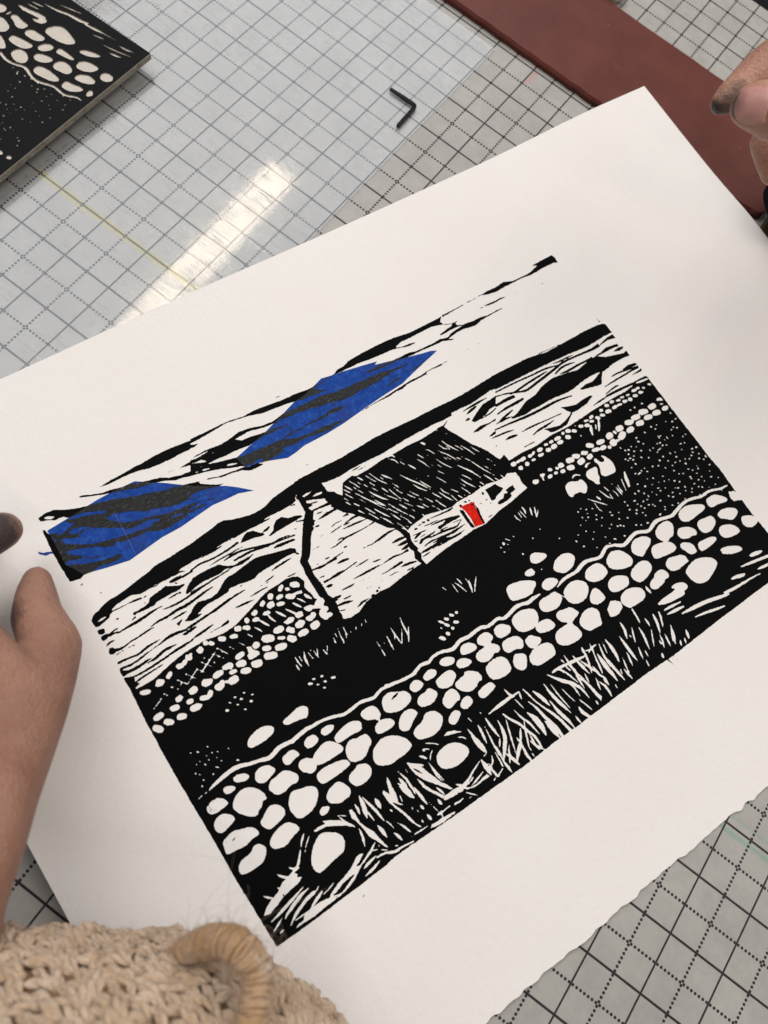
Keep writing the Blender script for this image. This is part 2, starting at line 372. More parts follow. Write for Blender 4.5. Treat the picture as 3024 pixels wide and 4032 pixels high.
K 587,2410,631,2430,677,2454,717,2482,756,2493,841,2467,913,2476,960,2500,1025,2541,1069,2550,1006,2441,949,2437,881,2434,817,2438,762,2429,699,2406,742,2393,695,2383,638,2383
k 529,2348,11,620,2351,22,696,2356,19,773,2361,18,876,2367,15,971,2379,18
k 159,2324,6,248,2344,6,331,2352,10,418,2365,24,495,2360,24,554,2349,19,610,2349,9
K 518,2329,562,2335,635,2334,651,2319,599,2313,539,2307
k 1,2390,19,81,2382,17,167,2369,17,253,2383,20,360,2384,4
K -14,2333,2,2348,58,2338,117,2334,203,2347,282,2348,229,2339,159,2324,78,2317,22,2327,3,2322,53,2299,128,2294,193,2299,242,2289,181,2277,99,2270,34,2278,-13,2275,-15,2301
b 24,178,2271,256,2272,346,2292,453,2284
k -5,2262,10,50,2235,14,154,2228,18,251,2233,18,349,2239,17,433,2246,20,513,2247,19,579,2248,7
k 6,2181,7,90,2194,17,186,2199,14,297,2201,4
K -15,2260,15,2257,48,2232,57,2219,22,2212,0,2205,24,2186,42,2191,75,2166,30,2154,16,2142,-14,2202
b 21,548,2251,627,2261,703,2266,773,2274
b 7,697,2226,780,2227,834,2219
K 796,2226,835,2236,893,2243,878,2218,824,2217
b 4,784,2293,916,2290
k 42,3080,6,66,3078,7
e 149,2946,4,-3,-2,-4
E 644,2175,18,-11,-9,-16,769,2135,27,-17,-11,-19,580,2148,8,-24,-26,-10,681,2147,19,-17,-11,-14,478,2146,22,-14,-12,-22,432,2128,9,-16,-24,-14,389,2122,30,-6,-4,-21,287,2103,9,-16,-26,-16,199,2092,27,0,0,-29,74,2085,38,-15,-6,-18,384,1904,37,-1,0,-27,263,1907,31,5,4,-23,203,1863,38,-8,-4,-23,71,1871,43,3,2,-25,216,1778,39,-12,-6,-24,115,1794,34,-22,-11,-21,323,1844,29,-1,0,-20,339,1781,47,-6,-2,-25,499,1902,40,-12,-7,-28,530,1900,18,-11,-9,-15,605,1911,45,3,2,-25,430,1809,38,-16,-7,-20,481,1814,13,-17,-24,-20,567,1822,38,-1,0,-29,600,1838,18,-11,-10,-18,634,1825,12,-8,-7,-12
W 158,2089,179,2113,218,2113,238,2092,231,2072,200,2066,170,2069
W 657,1945,725,1949,700,1905,678,1903,655,1921
w 701,2087,4,438,1966,3
w 655,2065,6,565,2020,7,511,1995,6
w 491,2033,4,425,1999,6,372,1970,4
w 339,2003,4,289,1969,4
w 152,1978,4,111,1959,5,61,1938,3
w 698,2097,4,753,1999,6
w 651,2072,4,703,1997,6
w 535,2068,4,593,1990,6
w 484,2041,4,521,1985,6
w 392,2049,4,446,1973,6
w 320,2040,4,374,1965,6
E 698,2090,6,-4,-3,-6,720,2049,6,-4,-3,-6,650,2063,7,-4,-3,-6,677,2030,6,-4,-4,-6,602,2043,7,-4,-4,-7,562,2022,5,-3,-4,-7,545,2057,6,-4,-3,-5,489,2029,7,-4,-3,-6,514,1993,6,-4,-3,-6,399,2040,6,-4,-4,-7,426,1994,7,-4,-3,-6,339,2003,6,-4,-3,-6,321,2035,5,-3,-2,-4,261,2011,9,-6,-3,-6,289,1977,5,-3,-3,-6,186,1997,6,-4,-3,-5,199,1977,6,-4,-2,-4,149,1978,6,-4,-3,-5,577,2078,5,-3,-2,-4,626,2006,6,-4,-4,-6,527,1632,11,-7,-4,-7
W 1453,2012,1478,2010,1516,2000,1531,1981,1557,2001,1578,2015,1602,2018,1627,1994,1628,1967,1601,1952,1600,1935,1624,1916,1620,1896,1583,1879,1619,1865,1630,1841,1607,1832,1582,1835,1568,1826,1547,1834,1531,1866,1529,1898,1546,1919,1571,1931,1538,1950,1511,1963,1482,1958,1456,1974,1446,1994
E 1486,2212,35,-21,-13,-22,1374,2247,10,-15,-26,-18,1418,2211,17,-11,-7,-12,1269,2231,15,-19,-21,-18,1327,2189,31,0,0,-19,1183,2213,9,-16,-25,-14,1235,2170,32,2,2,-26,1307,2135,33,-10,-5,-18,1090,2182,6,-19,-25,-9,1008,2162,21,4,3,-22,1172,2129,31,-6,-3,-16,1072,2129,28,-8,-5,-17,1405,2147,36,-22,-12,-20,1389,1982,34,-7,-5,-25
w 1416,2154,15,1509,2133,26
w 1510,2106,12,1523,2076,26,1545,2040,11
w 1444,2106,8,1465,2075,14,1487,2039,6
w 1393,2093,9,1415,2057,20,1440,2019,8
w 1317,2082,4,1346,2037,16,1374,1998,18
w 1239,2103,9,1264,2066,21,1290,2023,10
w 1169,2124,9,1183,2067,16,1202,2027,6
w 1090,2112,10,1116,2069,19,1139,2029,9
w 1031,2083,6,1052,2048,13,1068,2017,6
w 956,2064,7,981,2024,9
w 861,2044,3,898,1993,6
w 784,2055,6,807,2015,4
W 1245,1998,1270,1996,1310,2006,1337,1994,1341,1974,1314,1956,1266,1961
W 1422,1933,1466,1933,1487,1946,1509,1931,1507,1907,1486,1894,1450,1885,1429,1894,1416,1915
E 1356,1912,43,-1,-1,-29,1454,1841,44,3,2,-31,1339,1837,45,-5,-3,-26,1239,1845,29,-26,-18,-21,1170,1895,29,-12,-5,-14,1266,1911,24,-26,-18,-17,1187,1962,46,-5,-3,-28,1077,1946,47,-24,-14,-29,1130,1835,49,-15,-8,-28,1029,1885,37,-11,-6,-21,1027,1818,53,-21,-11,-28,903,1821,44,-14,-8,-29,802,1820,41,-13,-6,-24,799,1886,41,-12,-7,-27,821,1946,42,3,2,-23,971,1952,32,2,2,-26,906,1898,39,-1,0,-29,912,1937,18,-11,-11,-19,718,1918,19,-12,-14,-25,855,2105,31,-12,-6,-17,713,1866,32,-4,-2,-18,684,1809,45,3,2,-30,976,2112,28,-17,-10,-17,914,2142,27,-11,-8,-21
W 896,1981,928,1965,934,1932,963,1896,958,1873,923,1870,883,1874,862,1887,898,1928
E 505,2159,9,-6,-5,-9
t 10,1184,1711,1184,1655,1192,1611
t 6,1214,1705,1214,1640
t 10,1160,1657,1160,1594
t 16,1267,1706,1246,1650,1241,1585
t 6,1289,1714,1295,1654,1303,1596
t 6,1314,1698,1319,1678
t 6,1337,1680,1339,1626,1344,1598
t 9,1376,1686,1353,1635,1339,1605
t 12,1408,1639,1411,1608,1414,1584
t 6,1464,1687,1447,1637,1412,1589
t 4,1488,1668,1488,1655
t 6,1523,1704,1528,1648,1511,1606
t 15,1522,1652,1522,1625
t 6,1555,1719,1557,1652
t 6,1599,1727,1586,1656,1589,1619
t 12,1583,1658,1585,1612,1575,1584
t 8,1643,1718,1637,1659,1642,1625
t 6,1638,1668,1615,1603
t 4,1678,1674,1674,1632
t 11,1735,1652,1718,1631
t 5,1797,1667,1774,1628
t 8,1834,1671,1821,1634
t 8,1814,1466,1814,1387
E 1287,1463,13,-8,-5,-7,1221,1478,15,-5,-2,-8,1359,1406,18,-8,-4,-9,1287,1413,12,-7,-5,-8,1178,1461,20,-9,-4,-9,1227,1423,11,-7,-4,-6,1258,1375,11,-7,-3,-5,703,1680,10,-6,-3,-5,749,1634,10,-4,-2,-6,628,1688,10,-3,-2,-7,663,1650,11,-7,-4,-7,718,1594,13,-5,-3,-9,574,1672,9,-6,-3,-6,619,1626,10,-6,-3,-5,647,1566,10,-6,-3,-5
b 11,1694,2102,1782,2099,1823,2092
k 1665,2243,8,1714,2236,17,1816,2225,12,1905,2222,14
b 23,1880,2182,1950,2177,1998,2167
k 1700,2112,6,1799,2098,14,1901,2100,11,2037,2111,9
b 11,1998,2079,2062,2078,2146,2079
b 19,1921,2001,2000,1995,2081,1992,2202,1985
b 14,1784,1971,1853,1965,1919,1962
b 12,1766,1900,1807,1894,1847,1892
b 23,1682,1880,1757,1870,1835,1845
b 18,1827,1782,1891,1797,1954,1795
e 1729,1941,42,-5,-1,-11,1993,1799,17,2,1,-10,2047,1810,14,2,1,-10,2076,1826,7,-4,-4,-7
b 13,2140,2040,2223,2024
b 8,1675,1840,1754,1809
b 26,1696,2061,1760,2049
b 15,1663,1936,1734,1920
b 4,1939,1958,2076,1941
b 4,1963,1880,2077,1857
K 2514,2121,2563,2092,2543,2033,2541,1987,2537,1923,2551,1886,2529,1853,2534,1788,2506,1805,2485,1860,2480,1881,2505,1932,2488,1980,2497,2022,2517,2067,2506,2093
b 19,2388,2096,2457,2093,2533,2077
b 23,2410,2050,2462,2042,2504,2032
b 18,2417,2003,2488,1994
k 2192,1978,3,2320,1986,18,2397,1973,11,2472,1971,24
k 2149,1912,3,2202,1907,8,2337,1910,21,2373,1908,16
b 8,2249,1907,2292,1900
b 21,2326,1880,2405,1870,2487,1849
b 11,2349,1829,2410,1820,2444,1828
b 6,2119,1865,2259,1864,2340,1843
b 20,2564,2021,2615,2038,2654,2039
b 8,2569,1970,2652,1978,2722,1966,2767,1973
b 24,2544,1890,2620,1888,2690,1889
b 33,2658,1870,2751,1892,2859,1876
b 10,2540,1855,2630,1858
b 10,2736,1929,2863,1911
b 4,2751,1834,2758,1816
t 6,2539,1561,2563,1496
t 8,2629,1550,2635,1481,2638,1421
t 11,2652,1540,2681,1476,2705,1401
t 11,2695,1547,2702,1514,2707,1479
t 11,2757,1522,2766,1457,2741,1365
t 16,2779,1482,2763,1431,2743,1369
t 11,2859,1481,2802,1417,2756,1359
E 2525,1306,12,-7,-8,-11,2476,1310,16,-14,-9,-9,2421,1306,16,-17,-10,-9,2478,1241,22,-14,-8,-11,2368,1307,18,-23,-8,-6,2396,1261,16,-20,-10,-7,2423,1214,12,-11,-9,-9,2341,1265,5,-9,-6,-3,2364,1197,12,-15,-13,-9,2300,1190,20,-25,-13,-9
t 14,2091,1533,2075,1457,2069,1363,2037,1311
t 11,2109,1428,2073,1369,2037,1311
t 9,2057,1451,2017,1386,1979,1325
t 12,1976,1482,1976,1411,1981,1328
t 8,1975,1501,1970,1424,1936,1369
t 11,1910,1465,1905,1402,1899,1322
t 8,1815,1396,1811,1320
t 4,1863,1428,1856,1397
t 8,3268,1617,3306,1573
E 3234,1584,10,-6,-9,-12,3265,1556,6,-3,-1,-2,3196,1564,6,-4,-1,-2,3249,1519,5,-3,-1,-2,3197,1518,10,-6,-4,-5,3329,1417,5,-3,-1,-2,3352,1589,4,-2,-1,-2
w 1674,1124,22,1759,1101,25,1847,1084,25,1928,1081,26,2017,1104,27,2092,1091,30,2150,1108,23,2231,1102,26,2323,1071,31,2416,1094,33,2505,1084,31,2626,1091,30,2696,1066,28,2801,1074,30,2861,1047,29,2988,1070,35,3047,1067,29,3114,1049,28,3184,1053,33
B 3009,1235,3037,1256,3086,1259,3175,1229,3243,1195,3272,1172,3213,1092,3143,1088,3075,1106,3007,1124,2993,1160
B 2889,992,2932,1021,3018,1029,3112,990,3137,942,3113,882,3066,846,3001,840,2926,861,2886,902
B 2709,1012,2751,1032,2805,1024,2858,974,2857,948,2821,915,2731,921,2704,952
B 2541,1025,2584,1044,2649,1040,2674,1006,2682,965,2621,939,2672,908,2679,858,2641,837,2607,858,2575,833,2507,827,2456,863,2451,911,2480,938,2566,938,2562,958,2530,983
B 2382,1043,2418,1057,2476,1043,2510,1009,2512,963,2439,963,2366,982,2363,1011
B 2712,892,2799,892,2877,862,2881,787,2836,752,2781,786,2710,783,2688,834
B 2894,797,2941,813,2993,795,2926,704,2888,741
B 2744,755,2788,741,2833,708,2824,668,2779,607,2737,602,2696,641,2692,697
B 2466,795,2541,819,2632,811,2675,762,2669,712,2661,663,2573,647,2484,670,2456,713
B 2164,1046,2219,1057,2282,1024,2296,990,2262,968,2203,978,2161,1013
B 2282,963,2334,976,2394,939,2410,897,2366,885,2299,898,2271,926
B 1984,1019,2042,1044,2094,1025,2113,991,2071,964,1992,970,1978,997
B 2051,933,2104,943,2169,956,2221,936,2238,885,2192,853,2143,823,2046,858
B 2304,871,2393,814,2405,763,2390,728,2359,739,2316,704,2220,730,2168,790,2183,833,2251,842,2288,841
B 3372,1369,3401,1380,3435,1370,3424,1328,3380,1296,3354,1303,3350,1333
B 3236,1273,3276,1282,3322,1274,3331,1230,3297,1212,3248,1230
W 2850,670,2890,690,2921,698,2839,587,2830,629
E 3751,2142,27,-5,-6,-21,3805,2142,27,0,-1,-13,3855,2138,33,0,-2,-18,3788,2080,19,-11,-12,-17,3864,2081,18,-10,-12,-16,3941,2082,21,-6,-5,-12,3933,2128,22,-4,-5,-17,3977,2136,22,9,4,-11,4052,2131,30,-5,-6,-19,4030,2085,33,-3,-3,-15,4133,2143,21,-4,-4,-13,4190,2141,23,0,-1,-15,4122,2089,27,-7,-7,-18,4188,2090,33,-3,-4,-22,4268,2137,38,-4,-4,-19,4267,2095,31,-3,-4,-20,4363,2098,24,-17,-14,-16,4401,2147,24,-13,-13,-17,4342,2152,13,-7,-10,-13,4453,2118,21,-14,-12,-13,4540,2123,26,-9,-8,-15,4599,2100,27,-10,-9,-16,4495,2153,9,-5,-2,-3,4620,2142,25,-6,-5,-11,4665,2111,25,-9,-6,-12,4688,2147,26,0,-2,-15,4738,2109,16,-20,-16,-10,4798,2109,23,-13,-9,-12,4874,2111,33,-6,-6,-20,4816,2154,17,-9,-11,-14,4897,2167,22,-12,-10,-13,4959,2115,30,0,-2,-17,5016,2109,29,-7,-4,-9,4967,2172,24,-4,-5,-15,5038,2155,26,-6,-4,-10,5090,2113,27,-9,-8,-14,5150,2101,21,-11,-12,-15,5088,2161,18,-3,-3,-10,5216,2101,17,-9,-6,-8
E 5184,1936,48,-8,-10,-28,5182,1866,35,-3,-5,-21,5081,1927,47,-8,-9,-26,4983,1920,41,-14,-13,-24,5021,1912,16,-9,-12,-15,5082,1859,44,-8,-9,-27,4863,1917,41,-7,-9,-29,4951,1854,41,2,-1,-27,4796,1910,10,-19,-13,-6,4728,1907,40,-4,-7,-31,4841,1848,15,-28,-42,-19,4719,1834,15,-29,-34,-16,4659,1816,15,-9,-11,-15,4612,1902,46,-8,-8,-24,4524,1863,42,-11,-8,-19,4600,1844,38,-4,-4,-21,4499,1925,34,-23,-17,-19,4404,1894,35,-16,-12,-18,4430,1836,2,-25,-33,-4,4317,1907,33,-19,-14,-19,4329,1843,41,5,3,-28,4242,1904,42,-11,-10,-26,4135,1909,30,-6,-7,-24,4202,1844,37,-14,-12,-23,4085,1904,12,-14,-11,-8,4116,1853,26,-5,-5,-18,4048,1873,17,-10,-10,-13,4020,1926,21,-12,-10,-13,3981,1874,28,2,0,-18,3831,1901,30,-11,-10,-19
W 3906,1936,3936,1933,3959,1920,3945,1908,3923,1901,3909,1868,3898,1874,3906,1900,3899,1919
w 4633,2084,17,4605,2041,28,4586,1991,9
w 4680,2069,13,4653,2025,13
w 4740,2105,6,4712,2056,24,4666,1997,13
w 4483,2052,13,4480,2038,11
B 4524,1797,4556,1780,4586,1716,4591,1656,4571,1610,4557,1592,4504,1596,4462,1600,4429,1617,4418,1646,4442,1684,4452,1719,4453,1750,4438,1774,4454,1801,4475,1792,4474,1769,4490,1739,4527,1728,4540,1752
B 4328,1790,4353,1802,4395,1791,4400,1783,4363,1786,4337,1759,4328,1769
B 4285,1712,4323,1741,4387,1736,4418,1733,4424,1704,4396,1668,4388,1622,4364,1605,4354,1570,4319,1590,4310,1636,4282,1673
B 4149,1759,4177,1774,4210,1767,4241,1742,4235,1734,4206,1755,4179,1758,4158,1749
B 4043,1724,4079,1739,4130,1735,4173,1704,4220,1708,4235,1669,4237,1622,4189,1573,4156,1580,4145,1609,4096,1617,4063,1616,4052,1602,4024,1623,4026,1668
w 4641,1555,4,4617,1501,20,4589,1414,18
t 7,4568,1518,4554,1465,4533,1395
t 9,4469,1472,4475,1429,4477,1381
t 7,4492,1480,4496,1391
t 7,4412,1485,4432,1432,4433,1376
t 9,4367,1537,4386,1474
t 11,4305,1536,4328,1472,4346,1416
t 9,4375,1460,4374,1380
t 7,4331,1461,4371,1397
t 18,4248,1498,4265,1448
t 12,4156,1523,4198,1477,4241,1432,4294,1371
t 9,4193,1470,4193,1399,4205,1350
t 11,4196,1388,4210,1351
t 4,4489,1533,4498,1487
t 4,4449,1541,4456,1506
t 3,4129,1401,4171,1356
t 17,3577,1785,3580,1738,3573,1698
t 15,3644,1740,3625,1692,3613,1654
t 14,3681,1719,3657,1663,3636,1621
t 10,3698,1684,3666,1648,3636,1621
t 7,3538,1768,3547,1708,3556,1663
t 9,3518,1755,3519,1685
t 12,3470,1755,3476,1710,3492,1671
E 5227,2011,12,-2,-2,-7,5133,2013,7,-2,-3,-7,5063,1757,10,0,-1,-7,4951,1758,5,-7,-7,-5,4948,1717,8,-4,-5,-6,4976,1677,5,-7,-8,-4,4850,1716,1,-6,-9,-1,4894,1687,4,-5,-6,-4,4747,1756,8,-1,-1,-5,4775,1714,10,-3,-2,-4,4806,1702,11,-3,-3,-6,4847,1663,4,-7,-5,-2,4911,1631,1,-9,-7,-1,4780,1666,10,-1,-2,-8,4815,1626,2,-7,-7,-2,4871,1578,6,-7,-5,-3,4720,1642,11,-2,-2,-6,4769,1626,12,0,-1,-5,4738,1617,11,-3,-2,-4,4785,1600,1,-9,-5,-1,4781,1553,6,-3,-3,-5,4723,1547,7,-4,-4,-5,4829,1479,2,-6,-6,-2,4718,1479,7,-1,-1,-5,4742,1461,3,-8,-5,-2,4764,1464,8,-8,-5,-4,4831,1441,9,-2,-2,-4,4675,1389,11,0,0,-5,4726,1335,8,-8,-7,-5,4641,1333,8,-8,-4,-3,4594,1331,3,-10,-6,-2,4671,1287,6,-8,-6,-4,4544,1276,7,-8,-6,-4,4452,1316,6,-9,-5,-2,4615,1230,9,-2,-2,-6,4660,1222,12,-1,-1,-6,4459,1275,6,-6,-5,-4,4551,1237,10,-3,-2,-4,4567,1204,3,-10,-7,-2,4586,1173,6,-5,-4,-3,4449,1233,9,-5,-4,-5,4507,1196,10,-3,-3,-7,4271,1310,7,-3,-3,-7,4341,1266,2,-7,-6,-2,4485,1172,11,-3,-2,-4,4552,1114,7,0,0,-6,4269,1278,12,-2,-1,-5,4384,1184,6,-5,-5,-5,4309,1219,3,-7,-5,-1,4144,1424,6,-8,-5,-3,4087,1447,10,-1,-1,-7,4007,1468,2,-7,-7,-2,4074,1411,12,-2,-1,-4,4139,1357,5,-6,-6,-4,4008,1405,1,-8,-7,-1,4058,1378,6,-5,-5,-5,4172,1308,9,-3,-2,-5,4022,1366,1,-6,-6,-1,4115,1322,2,-8,-8,-2,4046,1480,7,-4,-3,-4,4209,1212,1,-8,-7,-1,4122,1250,6,-3,-3,-5,4253,1168,3,-9,-5,-1,4278,1162,5,-10,-6,-2,4301,1141,5,-5,-6,-5,4412,1088,7,-8,-4,-3,4457,1062,7,-2,-2,-4,4519,1048,4,-8,-5,-2,4252,1064,10,-6,-3,-4,3600,1520,7,-2,-2,-6,4022,1242,8,0,0,-5,3874,1295,7,-3,-3,-5,3705,1361,9,-2,-2,-6,3495,1488,4,-4,-5,-4,3972,1195,7,-2,-2,-6,4086,1150,6,-7,-5,-3,4152,1090,6,-7,-7,-4,3826,1257,2,-9,-8,-1,4086,1081,9,-6,-4,-4,3957,1112,7,-5,-3,-3,3962,1285,5,-4,-5,-5,3857,1184,11,-3,-2,-6,3951,1356,8,0,0,-6,4171,1192,6,-5,-4,-4
t 8,3272,1615,3304,1570
E 3236,1583,10,-6,-8,-12
E 3265,1556,6,-6,-4,-3,3191,1568,3,-8,-5,-2,3352,1590,5,-6,-4,-3
w 5311,2210,12,5386,2197,21,5453,2189,16
E 5428,2133,15,-12,-9,-8,5349,2134,12,-10,-8,-7,5292,2159,22,-4,-4,-12,5244,2157,29,-7,-6,-14,5293,2109,25,-11,-9,-14,5220,2108,25,-11,-9,-14,5150,2101,19,-15,-14,-13,5090,2112,22,-12,-9,-11,5155,2151,21,-5,-4,-9,5091,2160,21,-5,-4,-10,5035,2153,24,-6,-5,-12,5021,2111,27,-4,-3,-10,4986,2112,20,-3,-3,-10
B 5381,1967,5410,1980,5444,1969,5445,1933,5432,1931,5404,1950,5384,1955
E 5404,1909,17,-6,-3,-6,5411,1856,39,-4,-5,-22,5301,1937,47,-8,-9,-27,5300,1861,47,-8,-9,-26,5186,1937,48,-17,-14,-25,5195,1867,46,-12,-11,-25,5076,1927,46,-12,-11,-24,5081,1859,44,-11,-11,-24,4985,1920,40,-18,-15,-23,4952,1854,43,-4,-6,-28,4864,1917,41,-11,-11,-27,4840,1849,15,-27,-46,-21,4769,1830,24,-4,-4,-13
E 5228,2010,11,-5,-4,-5,5135,2014,4,-7,-8,-4,5080,2014,10,-4,-3,-6,5425,1788,1,-8,-8,-1,5433,1717,14,0,0,-5,5383,1711,14,0,0,-6,5325,1744,7,-3,-4,-6,5218,1762,2,-6,-9,-3,5156,1775,5,-8,-8,-4,5356,1659,8,-1,-2,-8,5386,1637,11,-6,-4,-5,5321,1649,7,-3,-3,-5,5063,1760,5,-9,-8,-3,5180,1735,6,-6,-6,-4,5418,1540,1,-7,-5,-1,5381,1537,7,-1,-3,-7,5292,1597,6,-4,-5,-5,5179,1655,12,-3,-2,-5,5192,1603,1,-11,-5,-1,4955,1758,3,-8,-9,-3,4946,1718,9,-7,-6,-5,4978,1676,7,-1,-2,-6,5100,1608,6,-6,-5,-4,5139,1568,2,-8,-9,-2,5174,1552,6,-6,-4,-3,5309,1491,12,-5,-3,-5,5351,1478,8,-2,-3,-7,5429,1384,13,-3,-3,-7,5381,1392,10,-4,-5,-7,5133,1600,11,-2,-2,-7,4894,1686,7,-4,-4,-4,4849,1713,3,-10,-5,-1,5036,1594,5,-5,-6,-4,5097,1554,9,-1,-1,-5,5283,1439,7,-4,-6,-6,5205,1453,4,-7,-6,-3,4993,1590,1,-11,-6,-1,4911,1632,12,-2,-2,-5,5074,1553,13,-1,-1,-5,5047,1539,1,-7,-7,-1,5153,1467,2,-10,-6,-1,5363,1362,7,-8,-4,-3,5331,1343,9,-6,-5,-5,4747,1756,4,-10,-6,-2,4775,1714,1,-11,-5,-1,4808,1699,11,-6,-3,-4,4847,1662,10,-2,-2,-5,4779,1666,2,-6,-5,-1,4815,1627,10,-3,-2,-4,5070,1476,5,-8,-8,-4,4935,1540,1,-7,-7,-1,4872,1578,6,-10,-6,-3,5186,1409,11,-4,-3,-6,5378,1281,12,-4,-4,-7,5413,1250,8,-7,-5,-4,5452,1269,7,-3,-5,-7,5455,1258,9,-5,-4,-4,5289,1326,0,-6,-9,-1,4770,1627,8,-6,-4,-4,4718,1642,3,-6,-5,-2,4784,1600,11,-4,-4,-6,4740,1617,6,-5,-4,-3,5015,1463,4,-10,-8,-3,5085,1418,1,-8,-9,-1,5191,1358,5,-5,-6,-5,5250,1348,1,-8,-6,-1,5141,1369,11,-2,-2,-4,5225,1309,1,-10,-9,-1,5432,1178,9,0,-1,-7,4780,1556,4,-10,-8,-3,4913,1452,7,-5,-6,-6,4969,1430,5,-7,-7,-4,5096,1359,7,-4,-3,-4,5310,1232,5,-4,-4,-3,5017,1377,6,-9,-5,-3,4830,1479,9,-1,-1,-5,4722,1547,8,-3,-3,-6,5212,1253,8,-8,-4,-3,5303,1206,10,-2,-3,-7,5409,1319,1,-8,-8,-1
t 11,5157,1673,5158,1634
t 11,5228,1627,5232,1588
E 4755,1462,7,-2,-2,-4,4718,1481,9,-4,-3,-5,4835,1439,8,-8,-4,-3,4788,1474,6,-7,-4,-3,4942,1324,7,-6,-4,-3,5076,1313,7,-8,-6,-4,5099,1261,6,-5,-5,-4,5138,1243,8,-4,-4,-5,5262,1175,10,-7,-3,-3,5390,1129,1,-7,-5,-1,5244,1222,6,-4,-6,-5,5180,1183,9,-7,-5,-5,5179,1163,4,-6,-6,-2,5282,1127,8,-1,-1,-6,5366,1076,13,-2,-2,-6,5425,1033,8,0,0,-5,4788,1380,7,0,-1,-6,4844,1359,1,-11,-8,-1,4972,1267,7,-2,-2,-5,5015,1232,11,-6,-5,-6,5053,1198,2,-6,-8,-2,5234,1117,9,-4,-4,-6,5278,1079,5,-4,-5,-4,4923,1279,8,0,0,-7,4868,1298,3,-7,-5,-2,4675,1388,6,-5,-5,-4,4796,1314,6,-3,-3,-4,4722,1334,9,-5,-5,-6,5173,1108,13,0,0,-5,5354,997,4,-6,-7,-3,4978,1173,6,-3,-3,-4,5001,1158,10,-6,-5,-6,5069,1132,8,-6,-6,-6,5191,1063,9,-3,-3,-5,5217,1043,6,-9,-7,-3,5278,1006,6,-4,-3,-3,4889,1223,5,-6,-5,-3,4827,1258,13,-3,-2,-5,5119,1082,7,0,-1,-7,5051,1100,2,-7,-7,-2,4829,1225,7,-5,-4,-4,4639,1332,1,-11,-9,-1,5096,1057,3,-9,-6,-1,4747,1257,4,-5,-5,-3,4592,1331,3,-8,-8,-3,4924,1151,8,-2,-2,-6,4981,1104,8,-5,-5,-5,4770,1214,3,-8,-5,-2,4868,1144,4,-9,-7,-2,4902,1116,11,-4,-4,-6,4691,1243,1,-11,-5,0,4657,1224,5,-5,-4,-3,4993,1040,7,-6,-6,-5,5152,995,3,-6,-6,-2,4545,1276,11,-5,-4,-6,4614,1229,4,-6,-6,-3,4453,1317,5,-7,-7,-4,4768,1150,6,-7,-7,-5,4641,1176,11,-4,-3,-5,4678,1158,7,-2,-2,-6,4687,1137,6,-6,-5,-4,4460,1277,4,-6,-6,-3,4568,1203,3,-8,-5,-1,4845,1054,8,-7,-4,-3,4905,1042,6,-6,-6,-4,4769,1081,6,-9,-5,-3,4755,1059,5,-7,-5,-3,4588,1175,1,-6,-5,-1,4449,1234,11,-1,-1,-6,4508,1199,4,-9,-7,-2,4487,1170,7,-3,-4,-7,4544,1146,9,-6,-5,-5,4341,1268,9,-2,-1,-4,4553,1114,1,-7,-7,-1,4308,1219,2,-9,-7,-1,4384,1183,4,-7,-7,-3,4688,1048,10,0,-1,-6,4675,1046,2,-10,-7,-1,4524,1045,11,-2,-2,-6,4414,1086,4,-7,-6,-2,4455,1062,8,-3,-4,-6,4279,1161,3,-8,-6,-2,4304,1137,6,-2,-3,-6,4252,1167,6,-6,-5,-4,4253,1064,6,-3,-5,-6,4162,1081,2,-8,-5,-1
w 4631,1553,7,4613,1501,31,4601,1457,31,4585,1409,20
t 11,4495,1482,4490,1433,4495,1389
t 9,4468,1477,4469,1420,4474,1384
t 7,4437,1438,4434,1376
t 9,4564,1519,4547,1447,4536,1397
w 4120,1041,28,4184,1003,33,4231,1005,35,4328,1028,33,4383,1026,32,4465,987,30,4513,989,32,4577,1012,36,4647,1012,32,4761,981,30,4812,986,34,4900,1007,31,4990,1016,27,5072,1000,26,5148,976,26,5235,978,26,5295,964,24,5369,937,20,5425,931,17,5459,924,7
b 7,5390,925,5359,911
w 5371,925,11,5368,907,6
W 5423,875,5447,857,5470,855,5488,828,5489,736,5448,760,5410,772,5398,800,5402,834
W 5466,577,5430,599,5380,618,5351,599,5337,555,5347,518,5392,486,5433,483,5486,495,5494,545
B 5162,917,5189,932,5247,929,5279,924,5351,859,5369,817,5320,809,5243,833,5204,830,5165,840,5152,881
B 4833,954,4877,979,4964,985,5068,938,5120,900,5116,871,5071,856,5000,856,4896,846,4836,873,4820,910
B 5177,763,5243,776,5321,753,5378,707,5377,671,5324,645,5270,638,5216,688,5181,704,5172,735
B 4936,792,4984,809,5054,794,5108,788,5126,752,5117,706,5048,674,4993,666,4940,687,4924,738
B 5086,637,5129,657,5214,630,5265,577,5277,524,5242,509,5133,522,5079,556,5073,599
B 4716,830,4761,854,4839,820,4885,776,4889,728,4864,710,4831,726,4773,727,4716,757,4703,797
B 4528,940,4592,973,4675,975,4717,956,4731,902,4668,823,4621,825,4583,807,4537,835,4512,889
B 4663,720,4697,733,4778,677,4779,601,4752,583,4690,599,4676,653,4651,692
B 4825,649,4922,637,4983,626,5028,595,5001,570,4915,560,4819,558,4799,590
B 4389,833,4437,854,4534,831,4600,799,4624,744,4613,710,4556,704,4464,719,4394,731,4361,760
B 4233,945,4291,990,4381,981,4421,961,4458,921,4427,880,4375,861,4303,829,4276,823,4232,866,4218,904
B 4091,774,4191,802,4265,796,4309,752,4298,694,4221,657,4118,642,4076,686,4067,730
B 4091,1004,4140,975,4179,898,4182,847,4143,811,4064,824,4014,845,3942,893,3946,968,4028,1017
B 3944,819,3997,796,4042,755,4029,714,3997,685,3911,689,3854,699,3817,736,3831,795,3890,827
